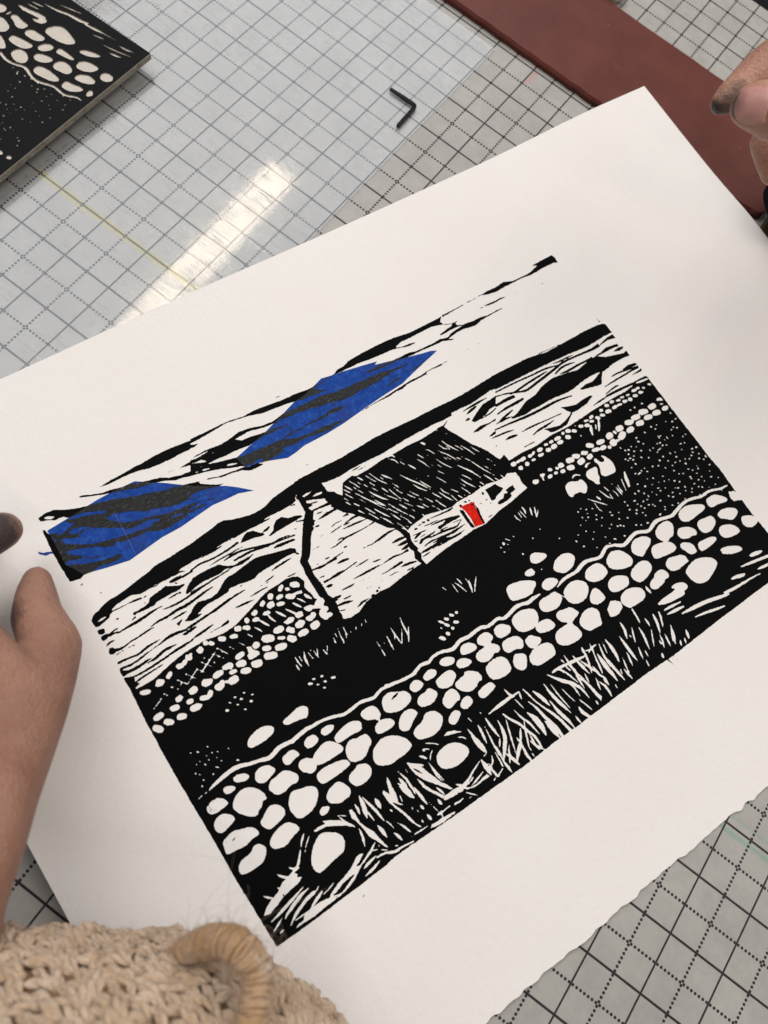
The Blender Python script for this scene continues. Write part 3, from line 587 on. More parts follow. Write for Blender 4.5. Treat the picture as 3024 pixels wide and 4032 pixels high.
B 3864,641,3916,667,3991,665,4070,624,4098,576,4081,528,4020,508,3927,516,3883,517,3848,569,3844,605
t 24,4131,600,4133,564,4138,518
B 4180,594,4217,611,4246,613,4290,645,4358,645,4392,604,4392,555,4364,542,4336,549,4307,528,4209,519,4176,534,4167,564
B 4431,659,4484,687,4557,663,4606,652,4645,616,4639,580,4641,559,4551,558,4519,548,4442,566,4416,619
B 4546,502,4605,526,4690,544,4785,518,4860,468,4882,410,4836,377,4737,337,4665,322,4583,349,4555,398,4542,465
B 4968,483,5028,483,5150,431,5181,377,5155,367,5063,386,4983,431,4967,454,4983,459
B 5186,293,5241,300,5334,268,5331,251,5271,252,5201,268
w 5050,254,11,5137,236,23,5239,215,25,5357,190,27
W 5173,154,5233,153,5312,141,5292,118,5223,129,5186,142
B 4884,219,4937,227,5039,193,5045,176,4996,171,4896,207
w 5176,104,7,5092,118,14,4980,126,21,4868,134,26,4742,152,24
w 4785,121,12,4699,144,29,4556,182,33,4404,207,33,4271,225,12
w 4674,61,12,4586,81,22,4473,112,21,4360,135,10
B 4324,459,4385,471,4458,448,4490,403,4469,371,4418,373,4417,344,4350,346,4206,366,4108,411,4188,425,4301,424,4371,426
w 4137,336,7,4221,328,24,4333,313,10
w 4142,292,7,4237,280,29,4333,265,12
w 3893,509,13,3887,427,18,3878,371,10
w 4032,366,12,4025,323,22,4016,286,17
w 4093,358,12,4080,309,19,4057,261,12
w 3942,379,8,3939,334,12
W 3807,647,3844,605,3825,560,3768,537,3718,535,3675,556,3694,621,3761,665
k 3932,2693,23,4063,2695,33,4156,2686,31
k 3899,2617,11,4014,2627,24,4133,2624,29,4220,2624,20
k 3885,2551,11,3971,2566,23,4058,2581,11
K 4324,2599,4216,2589,4171,2571,4080,2537,3988,2515,4032,2501,4139,2483,4221,2490,4306,2485,4397,2488,4538,2481
k 3790,2501,12,3946,2486,18,4094,2466,25,4249,2453,26,4412,2448,26,4520,2442,20,4654,2417,13
b 16,3825,2543,3963,2539,4027,2524
k 3751,2445,14,3882,2428,18,3951,2412,5
b 27,3819,2370,3873,2371,3959,2355
k 4005,2359,7,4122,2355,18,4285,2338,11,4450,2320,9
b 22,4071,2279,4154,2295,4252,2293,4348,2302
K 4198,2281,4269,2257,4361,2231,4436,2242,4496,2262,4542,2285,4545,2267,4487,2235,4429,2203,4360,2200,4286,2205,4241,2220,4228,2254
K 4482,2377,4559,2345,4635,2324,4734,2334,4804,2334,4836,2317,4737,2279,4616,2270,4551,2274,4520,2308
b 17,4775,2231,4855,2236,4976,2240
b 9,3909,2226,4004,2224,4066,2220
b 5,3693,2364,3733,2368
B 3366,1361,3394,1378,3434,1375,3512,1317,3509,1290,3484,1280,3399,1278,3361,1298,3350,1332
B 3237,1270,3264,1278,3313,1275,3332,1237,3320,1221,3273,1220,3237,1242
E 3394,1219,7,-1,-2,-7,3330,1416,4,-9,-7,-3
B 3501,1184,3550,1221,3618,1234,3665,1226,3711,1201,3728,1154,3702,1121,3657,1090,3583,1076,3532,1093,3495,1134,3486,1164
B 3310,1107,3351,1130,3400,1127,3460,1088,3464,1052,3414,1035,3328,1030,3300,1076
w 3421,1016,7,3477,1035,25,3548,1044,28,3649,1037,30,3728,1057,37,3798,1063,31,3913,1029,29,3966,1041,34,4033,1070,31,4078,1058,22,4135,1038,26
B 3132,1253,3245,1196,3289,1158,3247,1117,3171,1097,3051,1114
w 3039,1070,24,3112,1044,29,3178,1051,28,3254,1049,13
B 3703,975,3757,1010,3832,1009,3881,996,3913,946,3912,888,3883,867,3808,854,3722,882,3688,936
B 3429,940,3471,971,3540,992,3606,981,3671,927,3670,870,3644,838,3577,793,3471,806,3424,868
B 3185,985,3227,1007,3296,1002,3361,1005,3389,988,3410,933,3394,905,3318,866,3209,886,3170,929
w 3407,942,7,3424,910,7
B 3623,794,3666,825,3709,839,3737,805,3746,748,3744,701,3651,696,3610,725,3600,760
B 3418,683,3491,723,3574,720,3624,661,3593,594,3575,540,3515,549,3443,552,3405,598,3397,649
B 3260,827,3292,845,3363,829,3418,819,3455,745,3449,730,3364,707,3342,693,3365,641,3372,563,3293,547,3173,567,3125,624,3143,686,3196,718,3304,711,3312,722,3272,750,3253,794
B 3039,838,3089,863,3171,849,3199,818,3210,751,3135,747,3059,768,3033,801
B 2890,798,2929,810,2971,812,2996,778,3033,746,3017,718,2982,704,2927,698,2892,733
B 2850,668,2911,703,2970,702,3059,685,3085,640,3072,575,3043,557,2942,556,2864,565,2838,604
b 4,2928,700,2992,705
t 25,3723,473,3721,403,3688,321
t 17,3791,384,3765,329,3733,256
t 22,3846,350,3839,265,3808,139
t 15,3943,385,3946,341,3938,291
t 13,3942,282,3899,209,3855,129
t 24,4037,370,4018,287,3982,196
t 17,4098,357,4072,291,4039,222
t 17,3974,200,3959,135,3933,76
t 17,3935,159,3935,112
t 12,4015,175,4010,122,3992,58
t 19,4117,203,4078,136,4039,76
t 28,3642,382,3643,265,3647,189,3652,121
t 12,3725,340,3733,312
t 16,3735,217,3718,163,3705,107
t 11,3766,161,3758,92
t 18,3614,242,3602,180,3587,115
t 13,3724,90,3712,28
t 16,3888,62,3873,11
t 29,3513,427,3521,341,3518,269,3501,202
t 10,3477,419,3455,318
t 21,3445,439,3421,348,3413,271,3437,128
t 24,3376,371,3384,261,3395,154
t 10,3548,214,3528,135,3525,77
t 10,3477,157,3461,117
t 8,3388,461,3352,382,3335,292,3320,206
w 3291,484,8,3285,442,19,3277,392,21,3253,307,13,3233,261,6
w 3317,417,11,3360,432,16,3421,436,8
t 16,3370,472,3364,430,3352,382
t 11,3296,444,3348,430
t 17,3115,516,3117,438,3111,337
t 8,3073,502,3082,460
t 22,3182,470,3188,384,3215,272
t 21,3207,409,3253,307,3285,228
w 2938,456,13,3018,455,22,3105,436,16,3174,420,14,3261,411,13
t 16,2995,451,3024,424,3029,389
t 13,3068,441,3089,374
B 2050,930,2089,945,2166,948,2210,943,2241,893,2192,862,2132,830,2091,839,2050,873
B 2185,832,2277,835,2311,871,2395,813,2410,760,2393,731,2361,738,2286,698,2225,719,2181,764,2170,806
B 2019,780,2075,814,2131,814,2159,787,2163,732,2144,697,2112,704,2040,681,2014,698,2002,748
B 2125,670,2174,699,2225,693,2235,625,2167,608,2136,611,2115,642
B 2304,669,2373,686,2447,683,2462,630,2450,620,2348,597,2307,606,2293,641
B 1975,628,2034,659,2074,650,2098,610,2023,563,1986,562,1962,594
B 1729,441,1772,464,1840,470,1904,457,1953,421,1990,355,1967,311,1882,291,1807,290,1718,332,1704,391
W 1864,538,1912,549,1963,529,2015,483,1955,505,1911,521
t 9,1952,473,1997,444,2021,399
t 9,1755,546,1799,504
t 9,2113,557,2129,500
t 7,2223,534,2234,509
w 2507,571,6,2517,524,17,2529,486,26,2555,483,17,2604,483,12
w 2529,486,21,2441,485,30,2352,481,21,2282,476,6
t 15,2604,483,2584,416
t 11,2535,469,2561,343
t 44,2063,418,2079,323,2094,237
t 15,2063,486,2075,410,2088,334
t 22,2158,468,2148,380,2135,295
t 13,2197,417,2185,313,2174,218,2167,156
t 22,2239,476,2242,380,2254,277
t 32,2316,397,2311,317,2289,246,2220,163,2166,101
t 14,2390,388,2359,304,2320,184,2291,91
w 2381,415,12,2410,349,18,2457,267,20,2479,192,23,2506,123,20,2507,19,15
t 15,2252,274,2208,213
t 31,2371,202,2378,146,2313,95,2262,38
t 21,2443,241,2378,146
t 21,2378,146,2367,51,2366,-16
t 18,2175,286,2184,179,2168,104
t 15,2286,189,2248,137,2243,51
t 18,2479,391,2500,300,2531,236,2552,106
t 15,2509,285,2466,200,2416,79,2418,43
t 20,2480,166,2470,60,2521,-15
t 12,2450,125,2481,10
t 46,2562,312,2592,240,2602,147,2593,75
t 35,2652,176,2668,79,2682,-8
w 2643,484,8,2659,425,14,2675,353,12,2705,273,14,2738,199,21,2770,109,24,2795,-16,26
w 2624,377,8,2656,287,20,2672,189,27,2701,83,33,2709,-25,26
t 31,2705,427,2742,337,2763,245
t 28,2821,424,2827,318,2850,215,2882,98
t 28,2783,285,2794,181,2828,54,2837,-13
t 12,2869,408,2877,278,2890,190,2900,122
t 9,2924,341,2945,235,2972,138
t 14,3008,319,3031,242,3031,162
t 8,3008,159,3019,107
t 23,2967,105,2967,26
t 17,2899,61,2907,-14
w 2938,453,11,3027,451,24,3101,441,21,3177,434,16,3267,410,14
t 21,3115,514,3110,426,3119,330,3149,257
t 11,3069,506,3078,464
t 31,2891,465,2963,366,3031,296,3077,222,3085,172
t 16,3016,449,3050,374,3086,261
t 16,3177,475,3189,395,3215,342
t 21,3110,426,3123,363,3107,302,3103,196
t 24,3290,487,3281,428
w 819,1160,35,884,1171,32,973,1180,31,1020,1174,28,1087,1172,24,1177,1152,24,1276,1118,26,1344,1116,25,1437,1124,26,1520,1102,25,1561,1097,25,1636,1117,25,1743,1101,24,1867,1083,24,1955,1076,23
B 837,1321,858,1336,903,1340,941,1349,999,1362,1061,1338,1063,1296,1019,1249,984,1267,900,1280,849,1292
B 901,1103,940,1126,988,1122,1014,1095,1008,1058,972,1040,907,1045,892,1075
B 1056,1109,1089,1121,1151,1110,1170,1086,1145,1060,1073,1053,1048,1082
B 1119,1011,1168,1029,1247,1044,1304,1039,1361,1006,1358,973,1335,937,1249,952,1126,948,1113,982
B 912,981,946,999,1027,1021,1072,1012,1122,955,1143,913,1129,885,1076,882,985,885,923,893,898,909,880,881,823,873,809,899,776,925,771,984,809,1007,856,1002,898,962
B 847,838,895,862,976,858,1067,840,1118,813,1125,769,1066,758,956,758,872,757,848,785
B 1141,873,1171,911,1224,926,1270,903,1315,905,1351,894,1359,839,1349,812,1299,786,1247,746,1168,757,1134,783,1126,825
B 1387,1046,1425,1064,1501,1058,1533,1012,1534,961,1502,931,1482,927,1468,953,1417,969,1393,1001
B 1433,899,1471,917,1533,917,1589,879,1591,835,1542,821,1433,831,1421,866
w 1497,943,17,1491,913,14
B 1587,1038,1628,1063,1684,1066,1741,1029,1791,1009,1818,968,1814,927,1764,899,1669,892,1586,929,1565,966
K 1651,1001,1691,1022,1739,1026,1743,1019,1704,1001
B 1843,1012,1879,1032,1926,1033,1959,986,1952,956,1903,944,1859,946,1837,982
B 1837,887,1881,911,1931,904,1973,925,2020,857,2006,831,1941,795,1844,815,1827,850
B 1607,812,1655,858,1713,876,1765,860,1792,813,1780,795,1724,771,1660,728,1620,737,1594,771
B 1677,700,1715,718,1784,725,1832,770,1904,754,1939,710,1946,654,1883,601,1817,585,1729,603,1681,626,1667,665
B 1313,745,1354,776,1441,802,1525,769,1597,702,1617,630,1598,609,1524,591,1449,598,1405,585,1304,631,1284,681
B 1050,688,1088,712,1136,720,1165,738,1231,706,1247,664,1228,619,1177,596,1113,590,1066,610,1048,649
B 839,675,880,703,950,721,984,707,1017,653,1023,609,990,571,952,576,912,567,844,604,829,642
B 739,615,775,627,825,601,813,581,769,564,732,572
B 581,806,633,851,682,838,707,826,766,815,808,775,807,736,775,694,713,648,634,638,577,652,562,694,557,752
t 28,1310,533,1294,470,1276,402
t 31,1357,445,1385,394,1407,282
t 28,1385,475,1393,421,1405,373
t 18,1406,519,1431,437,1434,362,1430,291
W 1499,540,1532,510,1585,468,1607,449,1606,433,1583,453,1606,380,1630,323,1650,260,1674,236,1659,213,1605,273,1553,341,1511,425,1503,480
b 11,1518,475,1563,396
t 21,1505,389,1526,301,1567,217
t 10,1703,578,1741,554,1777,526
t 16,1660,548,1678,527
t 10,1674,547,1716,516
t 20,1613,524,1638,495,1659,465
t 10,1734,503,1691,473,1668,438
t 14,1648,443,1657,363,1682,247
t 6,1466,504,1468,454
t 7,1777,526,1798,504
t 11,1591,266,1632,174
w 124,1197,7,165,1209,20,251,1223,30,335,1231,34,402,1223,31,474,1196,27,544,1178,27,626,1153,34,705,1174,35,754,1175,32,834,1164,32
B 696,1099,748,1110,792,1114,820,1091,831,1048,805,1040,773,1041,728,1022,691,1042
B 506,976,547,1005,586,1003,636,1018,680,1009,717,969,744,919,712,880,666,891,649,890,573,872,528,891,500,940
E 23,1793,30,-33,-18,-19,529,1633,12,-8,-5,-8
B 531,1336,563,1364,651,1388,718,1378,763,1341,762,1309,712,1284,604,1280,539,1288,525,1311
E 269,1479,7,-6,-3,-3,187,1487,2,-7,-5,-2,142,1506,5,-3,-2,-5,314,1406,5,-8,-3,-2,231,1424,2,-6,-4,-1,287,1372,3,-4,-3,-3,232,1389,4,-4,-3,-4,168,1416,2,-6,-3,-1,306,1333,4,-4,-4,-4,137,1411,3,-8,-4,-1,192,1371,4,-5,-4,-4,415,1266,8,-1,0,-4,99,1357,2,-5,-5,-2,122,1333,3,-8,-3,-1,208,1281,2,-7,-6,-1,127,1283,2,-7,-6,-1,96,1252,4,-6,-5,-3,394,1382,3,-7,-4,-2,277,1422,6,-1,0,-6,193,1481,4,-7,-3,-2,410,1272,7,0,0,-5,191,1376,6,-3,-2,-4,417,1264,4,-6,-4,-3
t 9,245,1322,269,1296
w 29,1186,4,64,1194,9
w 80,1195,5,106,1193,5
B 311,1176,362,1182,416,1152,429,1118,396,1104,336,1123,311,1148
B 211,1143,236,1154,286,1133,304,1105,278,1091,219,1097,207,1118
B 463,1108,509,1133,576,1123,618,1070,609,1044,551,1026,504,1013,460,1034,448,1069
B 45,1102,82,1116,133,1124,179,1096,201,1052,194,1033,141,1030,101,1026,54,1039,39,1067
B 34,970,67,994,111,1003,154,984,189,936,179,908,126,893,73,883,39,890,24,931
B 213,1005,254,1048,332,1075,408,1041,446,984,461,927,447,904,421,914,392,878,353,866,338,840,282,866,227,934,209,984
B 326,790,371,815,436,857,490,841,524,791,521,745,484,724,412,710,361,705,326,752
e 66,1088,4,-3,-2,-3,71,1069,10,-1,0,-3,83,1049,3,-8,-3,-1,87,1070,3,-2,-1,-2,59,1061,4,-5,-2,-2,70,1108,3,-2,-3,-6,97,1047,4,-3,-2,-3,89,1088,2,-1,-1,-2,51,1082,3,-2,-2,-3,128,1116,6,1,0,-3,110,1111,4,-3,-1,-2,83,953,2,-2,-4,-4,75,920,3,-5,-2,-1,75,981,2,-1,-1,-2,72,941,3,-2,-1,-2,363,788,3,-2,-1,-2,328,1164,2,-2,-1,-2,329,1172,1,-1,-1,-1,219,1118,3,-2,-1,-2,63,1860,1,-2,-7,-6
B 22,816,49,836,136,854,190,825,251,809,288,752,278,720,234,727,145,707,92,723,17,727,8,757,18,781
b 8,82,792,130,803
e 54,810,6,-2,0,-2,82,745,3,-2,-1,-2,88,568,2,-2,-1,-2
B 41,614,77,643,163,645,197,676,244,676,275,623,265,591,213,543,146,536,36,545,28,586
B 310,622,345,660,423,685,495,685,535,644,555,596,536,578,476,572,409,540,334,562,306,594
B 512,363,562,422,640,470,681,470,733,434,773,407,797,340,756,275,734,266,646,257,538,239,506,245,490,279,493,323
w 559,543,4,526,515,15,492,476,5
w 481,464,5,430,404,18,399,372,17
W 408,388,409,357,359,353,375,327,360,315,391,293,352,275,285,268,197,254,156,237,73,214,28,229,72,265,125,289,189,304,251,344,304,353,342,364
b 9,201,259,224,272
t 14,338,409,361,382,392,368
t 19,246,415,276,372,315,345
t 9,195,341,225,313
t 15,91,343,116,313,142,291
t 22,367,234,290,212,191,191,119,174,42,161
t 25,396,203,318,193,239,166,168,140,142,122
t 23,447,157,374,155,297,133,227,107,153,62
t 16,469,127,415,104,334,77
t 8,590,134,506,109,447,104
t 7,466,174,433,159
w 493,422,4,532,465,8,591,510,5,617,512,4
W 717,542,772,510,820,481,855,450,839,425,779,469,726,490,673,510,630,507,628,516,679,521,730,510
t 26,629,92,569,81,494,64
W 168,23,209,38,272,39,336,54,412,61,491,59,536,28,500,22,404,22,328,15,231,23
t 9,404,74,291,70,182,72
t 13,132,143,88,122,30,96
t 13,102,68,61,64
w 494,64,7,543,38,10,586,31,10
W 719,539,788,504,851,446,901,393,909,360,855,412,783,456,729,489,639,502,630,520,696,515,737,503
t 12,837,510,859,445,908,364
t 7,840,508,905,458
W 930,492,952,485,958,442,955,372,981,307,1009,258,1017,205,1043,101,1025,113,991,191,974,218,961,250,954,318,938,384,920,435
t 17,991,507,993,458,984,416
t 18,928,343,917,272,895,205
t 35,1053,538,1043,456,1017,363
t 21,1067,520,1086,444,1105,367,1119,270
t 14,1032,440,1051,363,1054,314
t 35,1147,451,1146,404,1146,364
t 10,1126,281,1144,230,1153,184
t 11,1196,322,1211,292
W 1231,468,1250,431,1269,394,1274,335,1311,286,1281,306,1244,355,1253,317,1277,261,1297,199,1313,132,1340,74,1319,88,1287,158,1268,234,1240,309,1222,361,1216,406,1216,446
t 42,1296,474,1279,396,1280,331
t 7,1322,368,1312,301
t 35,1355,419,1384,343,1407,279
t 24,1447,358,1456,279,1469,181
t 20,1508,317,1559,235,1620,153
t 27,1057,280,1068,218,1071,164
t 21,1132,166,1151,122,1160,77
t 18,1210,186,1231,140,1249,88
t 6,1184,231,1231,140,1260,65
t 11,1231,61,1266,61,1332,56,1399,51
w 1394,30,7,1483,18,21,1555,19,20,1625,16,10
t 21,1417,215,1426,169
t 22,1426,129,1433,68
t 17,1552,158,1563,122
t 14,1367,120,1369,91
w 1489,79,6,1521,74,21,1557,74,10,1613,77,7
t 6,1485,203,1508,107,1517,68
t 6,1521,74,1522,49
t 7,1356,248,1349,212
t 6,1377,202,1377,162
W 1597,145,1643,147,1716,148,1735,143,1716,115,1660,119,1605,131
t 17,1678,67,1648,62
W 800,181,833,181,860,171,809,143,765,127,792,116,742,89,675,89,588,80,499,66,525,70,587,104,672,122,733,141
w 988,193,4,917,155,18,851,130,13,785,106,11,713,70,19,639,45,18,573,30,10,524,30,7
t 20,935,104,860,93,801,79
w 926,91,11,1002,78,16,1066,46,20,1131,41,14,1232,24,10
t 19,943,59,868,41,786,29
t 16,1223,10,1156,1
t 9,917,155,969,131
t 9,985,117,1032,85
t 8,984,161,991,140
t 10,1088,79,1115,68
t 26,314,141,375,151,434,156
t 16,468,133,372,94,324,67
W 266,63,344,75,408,76,494,58,526,32,415,34,333,31,242,24
k 689,-77,3,710,-76,5
B 1725,429,1773,452,1841,471,1898,461,1947,425,1983,358,1966,310,1891,292,1812,297,1774,308,1728,373
t 10,1646,385,1652,315,1669,247
W 1616,347,1614,299,1650,259,1680,223,1701,176,1708,159,1673,187,1635,236,1603,282,1585,302
t 13,1554,249,1584,188,1612,137
t 10,1591,265,1612,203,1627,160
w 2010,218,7,1931,190,12,1849,153,22,1770,131,43,1705,141,36,1626,144,28,1599,138,11
t 17,1736,186,1775,152,1801,110
t 12,1903,151,1829,124
t 15,1997,139,1906,115,1840,101
W 2017,76,1946,81,1888,77,1839,85,1810,96,1764,110,1770,131,1830,99,1896,89,1962,103,1999,104
t 10,1761,104,1803,60,1845,16
t 37,2023,222,2028,144,2027,77
t 15,2117,203,2102,162,2064,129
t 22,2009,156,2053,153,2062,113
w 2053,127,12,2061,72,20,2067,42,17,2092,51,12,2137,68,9
t 9,2051,45,2011,29
t 12,2156,220,2150,131,2145,59
t 21,2169,119,2179,53,2183,-6
t 15,2245,119,2204,62
t 25,2221,152,2248,84,2270,10
t 9,2051,229,2093,236
t 22,2357,64,2366,24,2375,-16
t 10,2409,30,2411,-6
t 18,1556,174,1567,118
t 14,1645,62,1693,59,1741,63
t 11,1540,72,1579,77,1609,74
w 1490,77,4,1519,73,20,1545,72,6
t 10,1535,91,1516,35
W 1411,45,1463,38,1517,38,1565,30,1623,16,1604,9,1538,17,1454,24,1400,29
t 7,1753,35,1803,35
e 2053,153,6,-2,-2,-8,2081,159,6,-4,-4,-6,2003,109,7,-9,-4,-3,1782,108,11,-7,-4,-6,1850,127,2,-4,-7,-3
t 14,3181,306,3173,262,3166,212
w 3104,305,17,3140,246,19,3158,163,25,3167,95,28,3179,56,35
W 3197,67,3160,32,3165,78
t 21,3276,315,3284,218,3298,183
W 3298,210,3319,169,3305,91,3288,144
t 17,3242,218,3226,156,3215,109
t 21,3244,180,3270,119,3274,72,3267,7
t 16,3354,402,3334,296,3312,201
t 35,3374,367,3374,253,3387,163,3391,88
t 24,3422,314,3435,169,3452,55
t 11,3475,153,3460,108
t 13,3552,224,3537,151,3515,83
t 19,3502,141,3510,77,3517,26
t 10,3356,83,3351,37
t 11,3006,157,3034,81,3055,13
t 13,3125,73,3125,20
w 2968,107,8,2975,44,28,3005,-23,23
t 15,2899,63,2907,-13
w 3069,246,24,3085,174,17,3089,113,6
t 20,3888,61,3870,18
t 18,4108,56,4081,4
t 17,4152,47,4135,1
t 25,4213,100,4199,56,4185,16
t 25,4113,204,4083,127,4046,50
t 18,4016,174,3994,60
k 3962,-18,7,3968,-24,7
k 3901,-31,4,3902,-36,4
k 3969,-55,5,3974,-63,4
k 3916,-73,7,3914,-78,7
k 3935,-29,4,3940,-35,4
k 3966,-39,4,3970,-41,4
k 3883,-38,5,3889,-40,5
k 4002,-76,5,4006,-78,5
k 3946,-50,4,3948,-54,4"""
LINO = """K -3283,807,-1539,395,-66,364,107,506,-99,-2507,-3310,-2635
B -1506,-150,-1498,-134,-1442,-121,-1402,-140,-1394,-181,-1411,-223,-1452,-229
t 20,-1360,-206,-1350,-131
B -1314,-194,-1316,-154,-1285,-132,-1203,-151,-1131,-154,-1111,-168,-1120,-225,-1158,-246,-1199,-245,-1249,-212
B -1406,-299,-1383,-252,-1318,-247,-1213,-290,-1209,-359,-1245,-393,-1292,-415
B -1242,-431,-1211,-417,-1142,-446,-1101,-470,-1066,-500,-1085,-533,-1122,-553
W -1372,-36,-1334,-15,-1243,-1,-1160,22,-1085,29,-1063,18,-1105,-23,-1206,-39,-1287,-52
W -1156,-73,-1119,-45,-1095,3,-1045,11,-1023,-18,-1046,-61,-1097,-81
t 14,-1331,37,-1253,47,-1182,58
t 16,-1321,81,-1254,96,-1170,112
w -1201,145,8,-1063,166,24,-943,200,28,-808,216,34,-736,245,20
w -759,214,14,-658,229,28,-577,242,20,-493,250,8,-410,260,6
t 14,-1117,230,-990,262,-842,298
B -963,-106,-974,-52,-927,21,-861,49,-766,28,-650,-14,-670,-70,-729,-105,-824,-125,-920,-121
B -1077,-256,-1088,-210,-1058,-170,-996,-162,-890,-165,-891,-224,-949,-260,-1022,-267
B -1134,-407,-1139,-348,-1108,-333,-1022,-315,-912,-305,-903,-344,-935,-394,-994,-415,-1068,-422
B -867,-309,-871,-258,-841,-205,-779,-185,-750,-205,-760,-267,-816,-316
B -992,-523,-1000,-468,-968,-419,-894,-413,-827,-459,-810,-512,-849,-554,-928,-555
B -821,-406,-822,-357,-765,-322,-663,-303,-651,-346,-697,-405,-774,-432
B -714,-233,-721,-162,-616,-164,-528,-174,-520,-195,-570,-214,-649,-227
B -707,-531,-715,-469,-666,-438,-570,-432,-455,-446,-442,-472,-488,-519,-584,-536,-662,-549
B -617,-368,-620,-306,-575,-258,-504,-261,-437,-290,-436,-359,-506,-379,-575,-390
B -463,-222,-472,-161,-414,-113,-301,-100,-278,-125,-299,-188,-370,-235,-429,-244
B -559,-78,-557,-44,-490,-4,-368,25,-385,-20,-456,-67,-532,-84
B -375,-347,-375,-290,-303,-234,-246,-234,-191,-251,-198,-299,-271,-342,-340,-353
B -208,-190,-227,-131,-185,-91,-115,-95,-92,-150,-144,-199
B -391,-499,-406,-438,-383,-416,-320,-410,-263,-387,-204,-393,-229,-449,-288,-493,-342,-507
B -160,-426,-173,-363,-141,-349,-101,-387,-129,-435
w -1069,-573,23,-975,-600,29,-889,-595,23,-777,-558,29,-662,-595,25,-569,-599,27,-437,-550,25,-298,-555,23,-198,-506,23,-134,-503,8
t 14,-622,158,-556,181,-491,198
t 14,-477,131,-329,158,-147,203
t 20,-350,98,-290,115,-220,131
t 18,-350,226,-263,237,-183,257
E -851,-628,6,5,6,-6,-787,-636,1,11,7,-3,-777,-658,11,-1,2,-8,-708,-630,10,4,4,-7,-643,-615,3,10,6,-3,-565,-617,1,10,6,-2,-690,-713,11,0,3,-9,-580,-676,9,6,4,-5,-722,-795,4,5,4,-4,-666,-792,2,9,6,-3,-470,-626,2,9,6,-3,-514,-667,7,7,7,-7,-494,-701,9,2,3,-6,-687,-862,7,0,2,-8,-382,-631,7,5,4,-4,-397,-677,3,7,6,-4,-294,-574,10,0,2,-5,-615,-885,3,9,8,-5,-216,-564,7,2,3,-6,-295,-647,2,9,7,-4,-393,-745,3,8,7,-4,-432,-811,8,1,3,-7,-641,-1005,8,4,5,-7,-590,-987,7,3,5,-7,-545,-938,10,3,2,-5,-209,-640,7,4,5,-6,-310,-740,7,0,2,-6,-473,-921,9,6,5,-6,-548,-1020,9,3,4,-7,-483,-974,6,3,3,-4,-430,-925,6,6,4,-4,-348,-868,6,3,4,-6,-273,-765,2,8,5,-3,-185,-695,3,7,8,-5,-496,-1031,4,4,4,-4,-515,-1094,8,2,4,-8,-288,-883,1,7,7,-3,-201,-837,2,10,5,-2,-368,-1013,5,5,5,-6,-292,-994,7,2,3,-6,-217,-921,5,9,6,-5,-466,-1158,1,6,6,-3,-468,-1181,6,2,4,-7,-379,-1152,8,3,5,-8,-388,-1202,4,6,6,-5,-340,-1158,7,0,2,-5,-409,-1197,3,7,6,-4,-252,-1195,7,2,3,-7,-219,-1210,3,10,7,-4,-191,-1259,10,4,4,-7,-344,-1303,2,7,5,-3,-564,-616,5,6,5,-5
B -277,-1393,-250,-1388,-209,-1407,-231,-1440
E -153,-1403,21,12,12,-16"""
TAPES = '29,3606,109,3612,207,3620,297,3625,399,3638,483,3646,572,3647,686,3646,807,3642,856,3610,980,3528,1023,3500,1137,3414,1205,3367,1335,3291,1435,3236,1514,3175,1613,3085,1487,3128,1385,3133,1252,3144,1033,3119,943,3108,768,3107,462,3066,282,3103,178,3129,107,3143,66,3215,23,3284,30,3498 1634,3415,1739,3442,1974,3502,2158,3563,2336,3624,2458,3638,2666,3703,2773,3680,2873,3667,3050,3634,3202,3604,3168,3583,3300,3552,3476,3506,3621,3472,3714,3455,3766,3429,3645,3398,3570,3381,3431,3344,3291,3304,3069,3288,2855,3265,2600,3234,2422,3224,2198,3226,2102,3207,2014,3198,1871,3251,1772,3283,1657,3300,1640,3363 -106,3485,-76,3456,-48,3450,-14,3433,-15,3416,-38,3425,-68,3426,-84,3440,-94,3451,-105,3460,-111,3476 3091,2058,3148,2052,3227,2034,3209,1994,3197,1933,3191,1868,3191,1821,3145,1831,3100,1839,3112,1914,3108,1995'
CREASE = '546,3471,539,3412,536,3360,535,3297,530,3211,526,3142,520,3084 2164,3479,2177,3392,2185,3328,2200,3230'
LINO_Z = 0.42
LINO_SLOPE = 0.05
LINO_C = (-0.12850134439679728, 0.7223306143396311)
